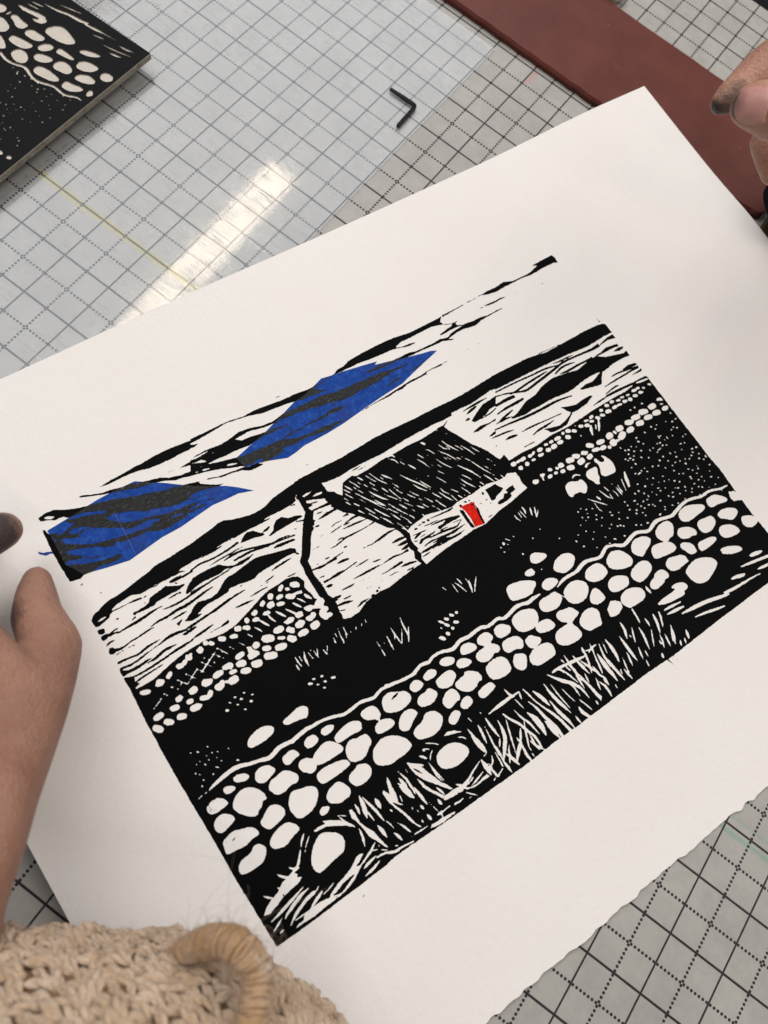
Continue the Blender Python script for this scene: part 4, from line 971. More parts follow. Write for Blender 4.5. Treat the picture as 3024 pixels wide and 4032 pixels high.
LH = [[(5.4589, -8.1469, 0.75, 0.2186), (5.6594, -8.3222, 0.9, 0.2961), (5.9463, -8.5413, 1.1, 0.3612), (6.456, -8.7252, 1.35, 0.4174), (6.6636, -9.0385, 1.6, 0.4615), (6.8664, -9.4417, 1.9, 0.5371), (7.1012, -9.8518, 2.1, 0.5349), (7.4508, -10.2994, 2.6, 0.5055), (7.7351, -10.7379, 2.8, 0.4974), (7.9886, -11.2278, 2.9, 0.4876), (8.3176, -11.7386, 2.9, 0.4957), (8.6943, -12.187, 2.9, 0.4989)], [(6.8664, -9.4417, 1.9, 0.5371), (6.222, -9.4285, 2.1, 0.545), (5.5141, -9.2656, 2.0, 0.4572), (5.0258, -8.7759, 1.9, 0.3088), (4.7783, -8.2997, 1.6, 0.2943), (4.7633, -7.936, 1.3, 0.2835), (4.7515, -7.876, 1.2, 0.2644)], [(7.1012, -9.8518, 2.1, 0.5349), (6.2452, -9.9154, 2.1, 0.5361), (5.3965, -9.6647, 1.9, 0.4232), (4.6931, -9.2002, 1.7, 0.3108), (4.207, -8.6544, 1.3, 0.3068), (3.9435, -8.2533, 0.8, 0.2788)], [(7.4508, -10.2994, 2.6, 0.5055), (6.3161, -10.3142, 2.1, 0.4976), (5.2646, -10.0605, 1.7, 0.3933), (4.5306, -9.6688, 1.5, 0.3053), (4.0398, -9.1918, 1.1, 0.2931), (3.8472, -8.8416, 0.7, 0.2616)], [(7.4508, -10.2994, 2.6, 0.5055), (6.4354, -10.5935, 2.1, 0.431), (5.3825, -10.5213, 1.6, 0.342), (4.6641, -10.2968, 1.3, 0.264), (4.2313, -9.9281, 1.0, 0.2467), (4.0682, -9.6251, 0.7, 0.219)]]
RH = [[(9.7022, 2.5312, 5.0, 0.2963), (9.8124, 2.561, 5.05, 0.3443), (10.0268, 2.7192, 5.0, 0.3826), (10.418, 3.1238, 4.8, 0.4295), (10.9703, 3.8008, 4.5, 0.5124), (11.6729, 4.4785, 4.3, 0.7443)], [(9.3162, 3.4492, 4.1, 0.1798), (9.3613, 3.6027, 4.15, 0.2345), (9.4394, 3.9206, 4.2, 0.2905), (9.5393, 4.2955, 4.3, 0.3618), (9.6623, 4.5892, 4.4, 0.401), (9.9211, 4.9161, 4.5, 0.3735), (10.625, 4.9327, 4.5, 0.4313), (11.6729, 4.4785, 4.3, 0.7443)], [(10.6237, 3.3253, 3.7, 0.1679), (10.4281, 3.4177, 3.8, 0.1989), (10.2112, 3.5527, 3.9, 0.2221), (10.2083, 3.6925, 4.0, 0.2449), (10.6403, 3.7215, 4.1, 0.3132), (11.6729, 4.4785, 4.3, 0.7443)], [(10.9896, 3.5459, 3.4, 0.1642), (10.7813, 3.7067, 3.5, 0.1966), (10.7412, 4.0276, 3.6, 0.2378), (11.2052, 3.9809, 3.9, 0.3196), (11.6729, 4.4785, 4.3, 0.7443)], [(11.3668, 3.9179, 3.2, 0.1512), (11.2108, 4.071, 3.3, 0.1843), (11.29, 4.1931, 3.5, 0.2318), (11.8071, 4.589, 4.1, 0.6381)], [(11.6729, 4.4785, 4.3, 0.7443), (12.4068, 5.194, 4.3, 0.7166), (13.3551, 5.8689, 4.5, 0.8349)]]
LH_SHADE = [((5.6501, -8.7654, 1.3), 0.36, 0.75), ((4.9765, -7.8981, 1.7), 0.55, 0.95)]  # shade of the thumb fold and index tip, painted into the skin colour
RH_STAIN = [((9.2447, 3.229, 4.1), 0.2, 0.97), ((9.4263, 2.2745, 5.0), 0.26, 0.8), ((9.5457, 3.3133, 4.2), 0.5, 0.75), ((9.8796, 3.6336, 3.9), 0.35, 0.5)]
NAIL = ((9.6762, 2.1571, 5.3), (-0.2822, 0.0363, -0.18), (-0.0099, -0.81, 0.8363), 0.2241, 0.2241)
SLEEVE1 = [[(8.3808, -13.6271, 2.3, 1.7039), (9.7338, -12.6635, 2.4, 1.7355), (10.7331, -11.8289, 2.4, 1.559), (11.1518, -11.4089, 2.35, 1.4185), (11.4208, -11.1784, 2.2, 1.1613)], [(11.903, -11.556, 1.9, 1.2379), (12.007, -11.2215, 1.9, 1.1627), (12.1324, -11.0919, 1.8, 1.0583)]]
SLEEVE2 = [[(11.3749, 6.8375, 0.75, 0.4212), (11.7885, 6.7234, 0.9, 0.6759), (12.007, 7.2172, 1.4, 0.8151), (12.4367, 7.7584, 2.0, 1.1409), (14.2745, 9.2618, 2.5, 1.6289)]]
TRIM = [(10.2095, -10.423, 2.7, 0.0855), (10.2976, -10.1385, 3.1, 0.1212), (10.41, -9.9221, 3.4, 0.145), (10.5549, -9.7912, 3.6, 0.1581), (10.722, -9.7653, 3.7, 0.1562), (10.8896, -9.8139, 3.7, 0.135), (11.0194, -9.9469, 3.7, 0.1341), (11.1075, -10.1051, 3.7, 0.1383), (11.2018, -10.2823, 3.7, 0.1423), (11.3735, -10.5345, 3.7, 0.1406)]
WISPS = [((10.4453, -9.6936, 3.7), 1.3), ((10.3477, -9.7835, 3.6), 1.1), ((10.6179, -9.6612, 3.7), 1.0), ((10.2311, -10.0262, 3.4), 1.2), ((10.987, -9.7482, 3.6), 0.9), ((11.1147, -9.8608, 3.4), 0.8), ((10.3025, -9.9487, 3.4), 0.9), ((10.7906, -9.7111, 3.6), 0.9), ((10.5167, -9.6591, 3.7), 0.8)]
FUZZ_DIR = (-0.208, 0.909, 0.0)
LH_CREASE = [((6.6118, -8.5455, 2.2), (0.4618000000000002, 0.10199999999999854, 0.0), 0.05, 0.5, 0.05), ((6.9612, -8.7657, 2.2), (0.05200000000000049, 0.4070999999999998, 0.0), 0.05, 0.5, 0.04), ((6.4413, -8.8075, 2.5), (0.21609999999999996, 0.49510000000000076, 0.0), 0.1, 0.45, 0.1)]
RH_CREASE = [((9.9445, 2.0601, 5.3), (-0.20609999999999928, 0.7505000000000002, 0.0), 0.03, 0.4, 0.03)]
LH_BASE = (0.2208, -0.3095, 0.0737)
RH_BASE = (0.3392, 0.1491, 0.1143)
CAM_LOC = (9.549241569118408, -8.17646640680485, 12.779242287181063)
CAM_F = 3069.7117452300417
CAM_M = [[0.798357204529289, -0.60005364115343, 0.05061029257660645, 0], [0.5810816656073585, 0.7456005005684265, -0.32622690178323716, 0], [0.15801858077820147, 0.2898543104572064, 0.9439357005846428, 0], [0, 0, 0, 1]]
FOCUS = 13.416738162969322
KEY = [(3.5723, 3.714, 0.085), (4.22, 3.7375, 0.085), (4.2461, 3.0434, 0.085)]
WAD = (5.4065, 9.7322)
WORLD = 0.12
EXPO = 0.1
LIGHTS = [('ceiling_tube', (-26.3, 19, 62), 3.8, 49, 3, 4.8, (1.0, 0.84, 0.64)), ('ceiling_panel', (-38, 40, 72), 56, 125, 0, 43.0, (0.945, 0.962, 1.0)), ('fill_panel_right', (48, 52, 74), 70, 90, 0, 27.0, (1.0, 0.955, 0.905)), ('ceiling_tube_far', (34, 40, 66), 3, 49, 3, 2.5, (1.0, 0.88, 0.76)), ('ceiling_tube_near', (40, -30, 70), 3, 49, 90, 6.0, (1.0, 0.9, 0.8))]  # right-hand panel: added fill light making up for the dimmer left one
PO = Vector(PAPER_O); CA, SA = math.cos(PAPER_A), math.sin(PAPER_A)

# ---------------------------------------------------------------- helpers
def link(name, mesh, mats=(), parent=None, smooth=False, label=None, cat=None, group=None, kind=None):
    o = bpy.data.objects.new(name, mesh); COL.objects.link(o)
    for m in mats: mesh.materials.append(m)
    if parent: o.parent = parent
    if smooth:
        mesh.polygons.foreach_set('use_smooth', [True]*len(mesh.polygons))
    tag(o, label, cat, group, kind)
    return o
def tag(o, label=None, cat=None, group=None, kind=None):
    if label: o['label'] = label
    if cat: o['category'] = cat
    if group: o['group'] = group
    if kind: o['kind'] = kind
def empty(name, loc, label, cat, group=None):
    o = bpy.data.objects.new(name, None); COL.objects.link(o)
    o.location = Vector(loc)*S; o.empty_display_size = .01
    tag(o, label, cat, group); return o
def mesh_from(name, V, F, parent=None):
    off = Vector((0,0,0)) if parent is None else Vector(parent.location)/S
    m = bpy.data.meshes.new(name)
    m.from_pydata([((v[0]-off[0])*S, (v[1]-off[1])*S, (v[2]-off[2])*S) for v in V], [], F)
    m.update(); return m
class MB:
    def __init__(s): s.V=[]; s.F=[]
    def add(s, V, F):
        n=len(s.V); s.V+= [tuple(v) for v in V]; s.F += [tuple(i+n for i in f) for f in F]
    def tube(s, pts, rad, n=6, cap=True):
        pts=[Vector(p) for p in pts]; m=len(pts)
        if not hasattr(rad,'__len__'): rad=[rad]*m
        up=None; V=[]
        for i,p in enumerate(pts):
            t=(pts[min(i+1,m-1)]-pts[max(i-1,0)]).normalized()
            if up is None:
                up=Vector((0,0,1)) if abs(t.z)<.9 else Vector((1,0,0))
            a=(up-t*up.dot(t))
            a=a.normalized() if a.length>1e-6 else t.orthogonal().normalized()
            up=a; b=t.cross(a)
            for k in range(n):
                q=2*math.pi*k/n; V.append(p+(a*math.cos(q)+b*math.sin(q))*rad[i])
        F=[(i*n+k, i*n+(k+1)%n, (i+1)*n+(k+1)%n, (i+1)*n+k) for i in range(m-1) for k in range(n)]
        if cap: F+= [tuple(range(n-1,-1,-1)), tuple((m-1)*n+k for k in range(n))]
        s.add(V,F)
    def box(s, x0,y0,z0,x1,y1,z1):
        V=[(x,y,z) for z in (z0,z1) for x,y in ((x0,y0),(x1,y0),(x1,y1),(x0,y1))]
        s.add(V,[(3,2,1,0),(4,5,6,7),(0,1,5,4),(1,2,6,5),(2,3,7,6),(3,0,4,7)])
def bevel_obj(o, w, seg=2):
    bm=bmesh.new(); bm.from_mesh(o.data)
    bmesh.ops.bevel(bm, geom=[e for e in bm.edges if e.is_manifold and e.calc_face_angle(0)>.5], offset=w*S, segments=seg, affect='EDGES', profile=.5)
    bm.to_mesh(o.data); bm.free()

# ---------------------------------------------------------------- materials
def mat(name):
    m=bpy.data.materials.new(name); m.use_nodes=True
    nt=m.node_tree; b=nt.nodes['Principled BSDF']
    return m, nt, b
def nd(nt, typ, **kw):
    n=nt.nodes.new(typ)
    for k,v in kw.items():
        if k.startswith('i_'):
            key=k[2:]; key=int(key) if key.isdigit() else key
            n.inputs[key].default_value=v
        else: setattr(n,k,v)
    return n
def L(nt,a,b): nt.links.new(a,b)
def M(nt, op, a, b=None, c=None, clamp=False):
    n=nt.nodes.new('ShaderNodeMath'); n.operation=op; n.use_clamp=clamp
    for i,x in enumerate((a,b,c)):
        if x is None: continue
        if isinstance(x,(int,float)): n.inputs[i].default_value=x
        else: L(nt,x,n.inputs[i])
    return n.outputs[0]
def coords(nt, scale=1/S):
    g=nd(nt,'ShaderNodeNewGeometry'); v=nd(nt,'ShaderNodeVectorMath',operation='SCALE'); v.inputs['Scale'].default_value=scale
    L(nt,g.outputs['Position'],v.inputs[0]); return v.outputs[0]
def noise(nt, vec, scale, detail=4, rough=.6, dist=0.0):
    n=nd(nt,'ShaderNodeTexNoise',i_Scale=scale,i_Detail=detail,i_Roughness=rough,i_Distortion=dist)
    L(nt,vec,n.inputs['Vector']); return n.outputs['Fac']
def ramp(nt, fac, stops):
    r=nd(nt,'ShaderNodeValToRGB'); e=r.color_ramp.elements
    while len(e)<len(stops): e.new(0.5)
    for el,(p,c) in zip(e,stops):
        el.position=p; el.color=(c,c,c,1) if isinstance(c,(int,float)) else (*c,1)
    L(nt,fac,r.inputs[0]); return r.outputs[0]
def mix(nt, fac, a, b, blend='MIX'):
    n=nd(nt,'ShaderNodeMix',data_type='RGBA',blend_type=blend)
    for k,x in ((0,fac),(6,a),(7,b)):
        if isinstance(x,(int,float)): n.inputs[k].default_value=x if k==0 else (x,x,x,1)
        elif isinstance(x,tuple): n.inputs[k].default_value=(*x,1)
        else: L(nt,x,n.inputs[k])
    return n.outputs[2]
def bump(nt, b, h, dist, strength=1.0):
    n=nd(nt,'ShaderNodeBump',i_Strength=strength,i_Distance=dist*S); L(nt,h,n.inputs['Height']); L(nt,n.outputs[0],b.inputs['Normal'])
def mapv(nt, vec, sc, rot=(0,0,0)):
    n=nd(nt,'ShaderNodeMapping'); n.inputs['Scale'].default_value=sc; n.inputs['Rotation'].default_value=rot
    L(nt,vec,n.inputs['Vector']); return n.outputs[0]

def m_mat():
    m,nt,b=mat('grid_mat'); P=coords(nt)
    s=nd(nt,'ShaderNodeSeparateXYZ'); L(nt,P,s.inputs[0]); x,y=s.outputs[0],s.outputs[1]
    wob=M(nt,'MULTIPLY',M(nt,'SUBTRACT',noise(nt,P,9),.5),.006)
    def per(v,off,p=1.0):      # signed distance to the nearest multiple of p (shifted)
        return M(nt,'SUBTRACT',M(nt,'MODULO',M(nt,'ADD',v,off+200.0+p/2),p),p/2)
    def line(v,hw):
        d=M(nt,'ADD',M(nt,'ABSOLUTE',per(v,.5)),wob)
        return M(nt,'SUBTRACT',1.0,M(nt,'MULTIPLY',M(nt,'SUBTRACT',d,hw-.003),1/.006,clamp=True),clamp=True)
    def dots(a,c):             # row of round dots where coordinate a is whole
        p=1/14; da=per(a,0); dc=per(c,p/2,p)
        r=M(nt,'SQRT',M(nt,'ADD',M(nt,'MULTIPLY',da,da),M(nt,'MULTIPLY',dc,dc)))
        return M(nt,'SUBTRACT',1.0,M(nt,'MULTIPLY',M(nt,'SUBTRACT',r,.0215),1/.006,clamp=True),clamp=True)
    li=line(x,.016); lj=line(y,.0195); dt=M(nt,'MAXIMUM',dots(x,y),dots(y,x))
    ink=M(nt,'MAXIMUM',M(nt,'MAXIMUM',li,lj),dt)
    mott=noise(nt,P,5,6,.75); mott2=noise(nt,P,1.1,4,.6)
    base=mix(nt,ramp(nt,mott,[(.25,(.315,.305,.285)),(.75,(.405,.395,.37))]),(.3,.3,.28),(.3,.3,.28))
    base=mix(nt,1.0,ramp(nt,mott,[(.25,(.33,.32,.30)),(.75,(.40,.39,.365))]),ramp(nt,mott2,[(.3,.9),(.7,1.08)]),'MULTIPLY')
    # felt tip marks left on the mat
    def band(x0,x1,y0,y1,soft=.03,wav=.05):
        w=M(nt,'MULTIPLY',M(nt,'SUBTRACT',noise(nt,P,7),.5),wav)
        xx=M(nt,'ADD',x,w); yy=M(nt,'ADD',y,w)
        f=None
        for v,a,sg in ((xx,x0,1),(xx,x1,-1),(yy,y0,1),(yy,y1,-1)):
            g=M(nt,'MULTIPLY',M(nt,'MULTIPLY',M(nt,'SUBTRACT',v,a),sg),1/soft,clamp=True)
            f=g if f is None else M(nt,'MULTIPLY',f,g)
        return f
    base=mix(nt,M(nt,'MULTIPLY',band(-.1,3.8,-2.59,-2.42),.95),base,(.42,.37,.14))
    base=mix(nt,M(nt,'MULTIPLY',band(5.48,5.66,6.0,6.55,.1),.5),base,(.55,.16,.16))
    base=mix(nt,M(nt,'MULTIPLY',band(16.1,19,-4.66,-4.54,.04),.45),base,(.12,.32,.22))
    base=mix(nt,M(nt,'MULTIPLY',band(14.6,19,-4.40,-4.31,.04),.25),base,(.12,.32,.22))
    # black ink specks beside the block
    sp=noise(nt,P,6,5,.8); zone=band(-.25,.25,-3.3,1.2,.15,.1)
    base=mix(nt,M(nt,'MULTIPLY',M(nt,'MULTIPLY',M(nt,'SUBTRACT',sp,.56),9,clamp=True),zone),base,(.06,.055,.06))
    scr=noise(nt,mapv(nt,P,(.25,7,1),(0,0,.5)),1.5,3,.5)
    base=mix(nt,M(nt,'MULTIPLY',M(nt,'SUBTRACT',scr,.66),5,clamp=True),base,(.27,.27,.27))
    col=mix(nt,ink,base,(.018,.016,.02)); L(nt,col,b.inputs['Base Color'])
    b.inputs['Roughness'].default_value=.38; b.inputs['Specular IOR Level'].default_value=.25
    bump(nt,b,noise(nt,P,18,5,.7),.004,.5)
    return m
def m_acrylic():
    m,nt,b=mat('clear_plastic'); P=coords(nt); nt.nodes.remove(b)
    out=nt.nodes['Material Output']
    # crossing fine scratches
    sc=None
    for k,(rot,f) in enumerate([(.3,1.),(1.2,.8),(2.1,1.1),(-.7,.9),(1.75,1.3)]):
        wv=nd(nt,'ShaderNodeVectorMath',operation='ADD'); wv.inputs[1].default_value=(k*3.1,k*1.7,0); L(nt,P,wv.inputs[0])
        n=noise(nt,mapv(nt,wv.outputs[0],(.45*f,14*f,1),(0,0,rot)),1.6,2,.5,.4)
        l=M(nt,'SUBTRACT',1.0,M(nt,'MULTIPLY',M(nt,'ABSOLUTE',M(nt,'SUBTRACT',n,.5)),26,clamp=True))
        g=M(nt,'MULTIPLY',M(nt,'SUBTRACT',noise(nt,wv.outputs[0],1.3,2),.53),9,clamp=True)
        l=M(nt,'MULTIPLY',l,g); sc=l if sc is None else M(nt,'MAXIMUM',sc,l)
    haze=noise(nt,P,3,5,.65)
    tr=nd(nt,'ShaderNodeBsdfTransparent'); tr.inputs[0].default_value=(.985,.992,1.0,1); df=nd(nt,'ShaderNodeBsdfDiffuse'); df.inputs[0].default_value=(.62,.66,.74,1)
    gl=nd(nt,'ShaderNodeBsdfGlossy'); gl.inputs['Roughness'].default_value=.04; gl.inputs[0].default_value=(1,1,1,1)
    g2=nd(nt,'ShaderNodeBsdfGlossy'); g2.inputs['Roughness'].default_value=.3
    bp=nd(nt,'ShaderNodeBump',i_Strength=.5,i_Distance=.00035*S); L(nt,sc,bp.inputs['Height']); L(nt,bp.outputs[0],gl.inputs['Normal'])
    fr=nd(nt,'ShaderNodeFresnel',i_IOR=1.5)
    m1=nd(nt,'ShaderNodeMixShader'); ge0=nd(nt,'ShaderNodeNewGeometry'); L(nt,M(nt,'MULTIPLY',M(nt,'ADD',M(nt,'ADD',M(nt,'MULTIPLY',haze,.10),.03),M(nt,'MULTIPLY',sc,.07)),M(nt,'SUBTRACT',1.0,ge0.outputs['Backfacing'])),m1.inputs[0]); L(nt,tr.outputs[0],m1.inputs[1]); L(nt,df.outputs[0],m1.inputs[2])
    mg=nd(nt,'ShaderNodeMixShader'); L(nt,M(nt,'ADD',.08,M(nt,'MULTIPLY',sc,.55)),mg.inputs[0]); L(nt,gl.outputs[0],mg.inputs[1]); L(nt,g2.outputs[0],mg.inputs[2])
    ge=nd(nt,'ShaderNodeNewGeometry'); m2=nd(nt,'ShaderNodeMixShader'); L(nt,M(nt,'MULTIPLY',fr.outputs[0],M(nt,'SUBTRACT',1.0,ge.outputs['Backfacing'])),m2.inputs[0]); L(nt,m1.outputs[0],m2.inputs[1]); L(nt,mg.outputs[0],m2.inputs[2])
    L(nt,m2.outputs[0],out.inputs['Surface'])
    return m
def m_paper():
    m,nt,b=mat('cotton_paper'); P=coords(nt)
    c=ramp(nt,noise(nt,P,.35,3,.5),[(.3,(.80,.77,.745)),(.7,(.815,.79,.765))]); L(nt,c,b.inputs['Base Color'])
    b.inputs['Roughness'].default_value=.85; b.inputs['Specular IOR Level'].default_value=.2
    h=M(nt,'ADD',M(nt,'MULTIPLY',noise(nt,P,22,6,.75),.6),noise(nt,P,6,4,.6))
    bump(nt,b,h,.012,.8); return m
def m_ink(name='black_ink', col=.0024, rough=.55, d=.002, sc=30, spec=.03):
    m,nt,b=mat(name); P=coords(nt)
    c=ramp(nt,noise(nt,P,40,5,.8),[(.45,(col,col,col*1.1)),(.8,(col*1.8,col*1.8,col*2))]); L(nt,c,b.inputs['Base Color'])
    b.inputs['Roughness'].default_value=rough; b.inputs['Specular IOR Level'].default_value=spec
    bump(nt,b,noise(nt,P,sc,5,.7),d,.7); return m
def m_ink_tape():
    m,nt,b=mat('wrinkled_ink'); P=coords(nt)
    U=mapv(nt,P,(1,1,1),(0,0,-PAPER_A-.35)); U=mapv(nt,U,(12,30,1))
    h=noise(nt,U,1.0,6,.8,.6)
    L(nt,ramp(nt,h,[(.42,(.003,.0035,.004)),(.56,(.011,.0125,.014)),(.69,(.10,.115,.115))]),b.inputs['Base Color'])  # palest stop paints the glossy highlights into the ink colour
    b.inputs['Roughness'].default_value=.33; b.inputs['Specular IOR Level'].default_value=.35
    bump(nt,b,h,.022,1.0); return m
def m_tape():
    m,nt,b=mat('blue_paper'); P=coords(nt)
    n=noise(nt,P,9,7,.8); k=noise(nt,P,1.6,3,.6)
    c=ramp(nt,n,[(.25,(.004,.028,.15)),(.5,(.007,.050,.29)),(.75,(.035,.12,.44))])
    c=mix(nt,M(nt,'MULTIPLY',M(nt,'SUBTRACT',k,.52),2.5,clamp=True),c,(.03,.05,.2)); L(nt,c,b.inputs['Base Color'])
    b.inputs['Roughness'].default_value=.6; b.inputs['Specular IOR Level'].default_value=.1
    bump(nt,b,noise(nt,mapv(nt,P,(8,22,1),(0,0,-PAPER_A)),1.0,5,.7),.012,.8); return m
def m_simple(name, col, rough=.5, spec=.5, var=.15, vs=6, bd=.004, bs=20, metal=0):
    m,nt,b=mat(name); P=coords(nt)
    c=ramp(nt,noise(nt,P,vs,5,.65),[(.3,tuple(x*(1-var) for x in col)),(.7,tuple(min(1,x*(1+var)) for x in col))]); L(nt,c,b.inputs['Base Color'])
    b.inputs['Roughness'].default_value=rough; b.inputs['Specular IOR Level'].default_value=spec; b.inputs['Metallic'].default_value=metal
    if bd: bump(nt,b,noise(nt,P,bs,5,.65),bd,.6)
    return m
def m_strip():
    m,nt,b=mat('maroon_rubber'); P=coords(nt)
    c=ramp(nt,noise(nt,P,.9,4,.6),[(.3,(.092,.022,.016)),(.7,(.130,.034,.025))])
    c=mix(nt,M(nt,'MULTIPLY',M(nt,'SUBTRACT',noise(nt,P,1.7,3,.5),.66),5,clamp=True),c,(.07,.02,.02))
    sc=noise(nt,mapv(nt,P,(1.0,12,1),(0,0,.6)),2.0,3,.5)
    c=mix(nt,M(nt,'MULTIPLY',M(nt,'SUBTRACT',sc,.71),8,clamp=True),c,(.26,.13,.10)); L(nt,c,b.inputs['Base Color'])
    b.inputs['Roughness'].default_value=.45; b.inputs['Specular IOR Level'].default_value=.22
    bump(nt,b,noise(nt,P,30,4,.6),.003,.6); return m
def m_skin(name, stains_shade, k=1.0):
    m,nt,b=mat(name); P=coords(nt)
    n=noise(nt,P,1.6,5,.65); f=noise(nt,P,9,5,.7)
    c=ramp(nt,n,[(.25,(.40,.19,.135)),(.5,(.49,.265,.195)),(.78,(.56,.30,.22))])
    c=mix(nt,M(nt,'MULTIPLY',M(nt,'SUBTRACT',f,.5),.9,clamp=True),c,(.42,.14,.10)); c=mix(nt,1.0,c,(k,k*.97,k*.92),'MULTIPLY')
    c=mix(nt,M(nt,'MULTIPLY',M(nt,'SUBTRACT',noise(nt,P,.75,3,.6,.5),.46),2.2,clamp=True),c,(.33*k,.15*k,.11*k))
    for (p,r,k) in stains_shade:
        d=nd(nt,'ShaderNodeVectorMath',operation='DISTANCE'); d.inputs[1].default_value=p; L(nt,P,d.inputs[0])
        w=M(nt,'ADD',d.outputs['Value'],M(nt,'MULTIPLY',M(nt,'SUBTRACT',noise(nt,P,3.5,4,.7),.5),r*1.2))
        g=M(nt,'MULTIPLY',M(nt,'SUBTRACT',1.0,M(nt,'DIVIDE',w,r)),2.2,clamp=True)
        c=mix(nt,M(nt,'MULTIPLY',g,k),c,(.035,.028,.026))
    L(nt,c,b.inputs['Base Color'])
    b.inputs['Roughness'].default_value=.48; b.inputs['Specular IOR Level'].default_value=.4
    b.inputs['Subsurface Weight'].default_value=.12; b.inputs['Subsurface Radius'].default_value=(.006,.002,.001); b.inputs['Subsurface Scale'].default_value=.5
    v=nd(nt,'ShaderNodeTexVoronoi',i_Scale=22.0); L(nt,P,v.inputs['Vector'])
    h=M(nt,'ADD',M(nt,'MULTIPLY',v.outputs['Distance'],.35),noise(nt,P,11,6,.7))
    bump(nt,b,h,.035,.8); return m
def m_yarn(name, cols, sc=3.0):
    m,nt,b=mat(name); P=coords(nt)
    n=noise(nt,P,sc,4,.7)
    c=ramp(nt,n,[(.22+.56*i/(len(cols)-1),k) for i,k in enumerate(cols)])
    fb=noise(nt,P,26,4,.8)
    c=mix(nt,1.0,c,ramp(nt,fb,[(.3,.75),(.7,1.15)]),'MULTIPLY')
    L(nt,c,b.inputs['Base Color']); b.inputs['Roughness'].default_value=.9; b.inputs['Specular IOR Level'].default_value=.15
    b.inputs['Sheen Weight'].default_value=.35; b.inputs['Sheen Roughness'].default_value=.5
    bump(nt,b,fb,.035,.9); return m

# ---------------------------------------------------------------- the carved pictures
def parse(txt):
    ops=[]
    for ln in txt.strip().split('\n'):
        a=ln.split(); k=a[0]; v=np.array([int(q) for q in a[1].split(',')],float)/500.0
        ops.append((k,v))
    return ops
def chaikin(P,n):
    for _ in range(n):
        Q=np.roll(P,-1,0); P=np.stack([P*.75+Q*.25,P*.25+Q*.75],1).reshape(-1,2)
    return P
def spline(P):
    if len(P)<3: return P
    out=[]; n=len(P)
    for i in range(n-1):
        a,b,c,d=P[max(i-1,0)],P[i],P[i+1],P[min(i+2,n-1)]
        for t in (0,.25,.5,.75):
            out.append(.5*((2*b)+(-a+c)*t+(2*a-5*b+4*c-d)*t*t+(-a+3*b-3*c+d)*t**3))
    out.append(P[-1]); return np.array(out)
class Raster:
    def __init__(s,x0,y0,x1,y1,res):
        s.x0,s.y0,s.res=x0,y0,res; s.w=int((x1-x0)*res); s.h=int((y1-y0)*res); s.a=np.zeros((s.h,s.w),np.float32)
    def poly(s,P,val):
        X=(P[:,0]-s.x0)*s.res; Y=(P[:,1]-s.y0)*s.res
        y0=max(0,int(math.floor(Y.min()))); y1=min(s.h-1,int(math.ceil(Y.max())))
        X2=np.roll(X,-1); Y2=np.roll(Y,-1)
        for r in range(y0,y1+1):
            c=((Y<=r)&(Y2>r))|((Y2<=r)&(Y>r))
            if not c.any(): continue
            xs=np.sort(X[c]+(r-Y[c])*(X2[c]-X[c])/(Y2[c]-Y[c]))
            for k in range(0,len(xs)-1,2):
                a=max(0,int(math.ceil(xs[k]))); b=min(s.w,int(math.floor(xs[k+1]))+1)
                if b>a: s.a[r,a:b]=val
    def stroke(s,P,val):
        P=spline(P); c=P[:,:2]; w=np.maximum(P[:,2],.004)
        d=np.gradient(c,axis=0); d/=np.linalg.norm(d,axis=1,keepdims=True)+1e-9
        n=np.stack([-d[:,1],d[:,0]],1)*w[:,None]*.5; A=c+n; B=c-n
        for i in range(len(c)-1):
            s.poly(np.array([A[i],A[i+1],B[i+1],B[i]]),val)
    def run(s,ops):
        for k,v in ops:
            if k in 'KWB':
                P=v.reshape(-1,2)
                if k=='B': P=chaikin(P,1)
                s.poly(P,1. if k=='K' else 0.)
            elif k in 'kw': s.stroke(v.reshape(-1,3),1. if k=='k' else 0.)
            elif k in 'tb':
                W=v[0]; P=v[1:].reshape(-1,2)
                seg=np.r_[0,np.cumsum(np.linalg.norm(np.diff(P,axis=0),axis=1))]; tot=seg[-1]+1e-9
                T=np.linspace(0,tot,max(7,len(P)*2+1)); Q=np.stack([np.interp(T,seg,P[:,0]),np.interp(T,seg,P[:,1])],1)
                u=T/tot; pr=np.minimum(1,(u+.04)/.4)**.8*np.minimum(1,(1.04-u)/.35)**.8
                s.stroke(np.c_[Q,W*np.maximum(pr,.18)],1. if k=='b' else 0.)
            elif k in 'Ee':
                for c in v.reshape(-1,6):
                    th=np.linspace(0,2*math.pi,15)[:-1]; r=1+RNG.normal(0,.05,14)
                    e=np.abs(np.cos(th))**.8*np.sign(np.cos(th)),np.abs(np.sin(th))**.8*np.sign(np.sin(th))
                    P=c[:2]+np.outer(e[0]*r,c[2:4])+np.outer(e[1]*r,c[4:6])
                    s.poly(P,1. if k=='e' else 0.)
def blur(a,s):
    r=int(3*s+1); k=np.exp(-np.arange(-r,r+1)**2/(2*s*s)); k/=k.sum()
    for ax in (0,1):
        p=np.pad(a,[(r,r) if i==ax else (0,0) for i in (0,1)],mode='edge'); o=np.zeros_like(a)
        for i,w in enumerate(k):
            sl=[slice(None)]*2; sl[ax]=slice(i,i+a.shape[ax]); o+=w*p[tuple(sl)]
        a=o
    return a
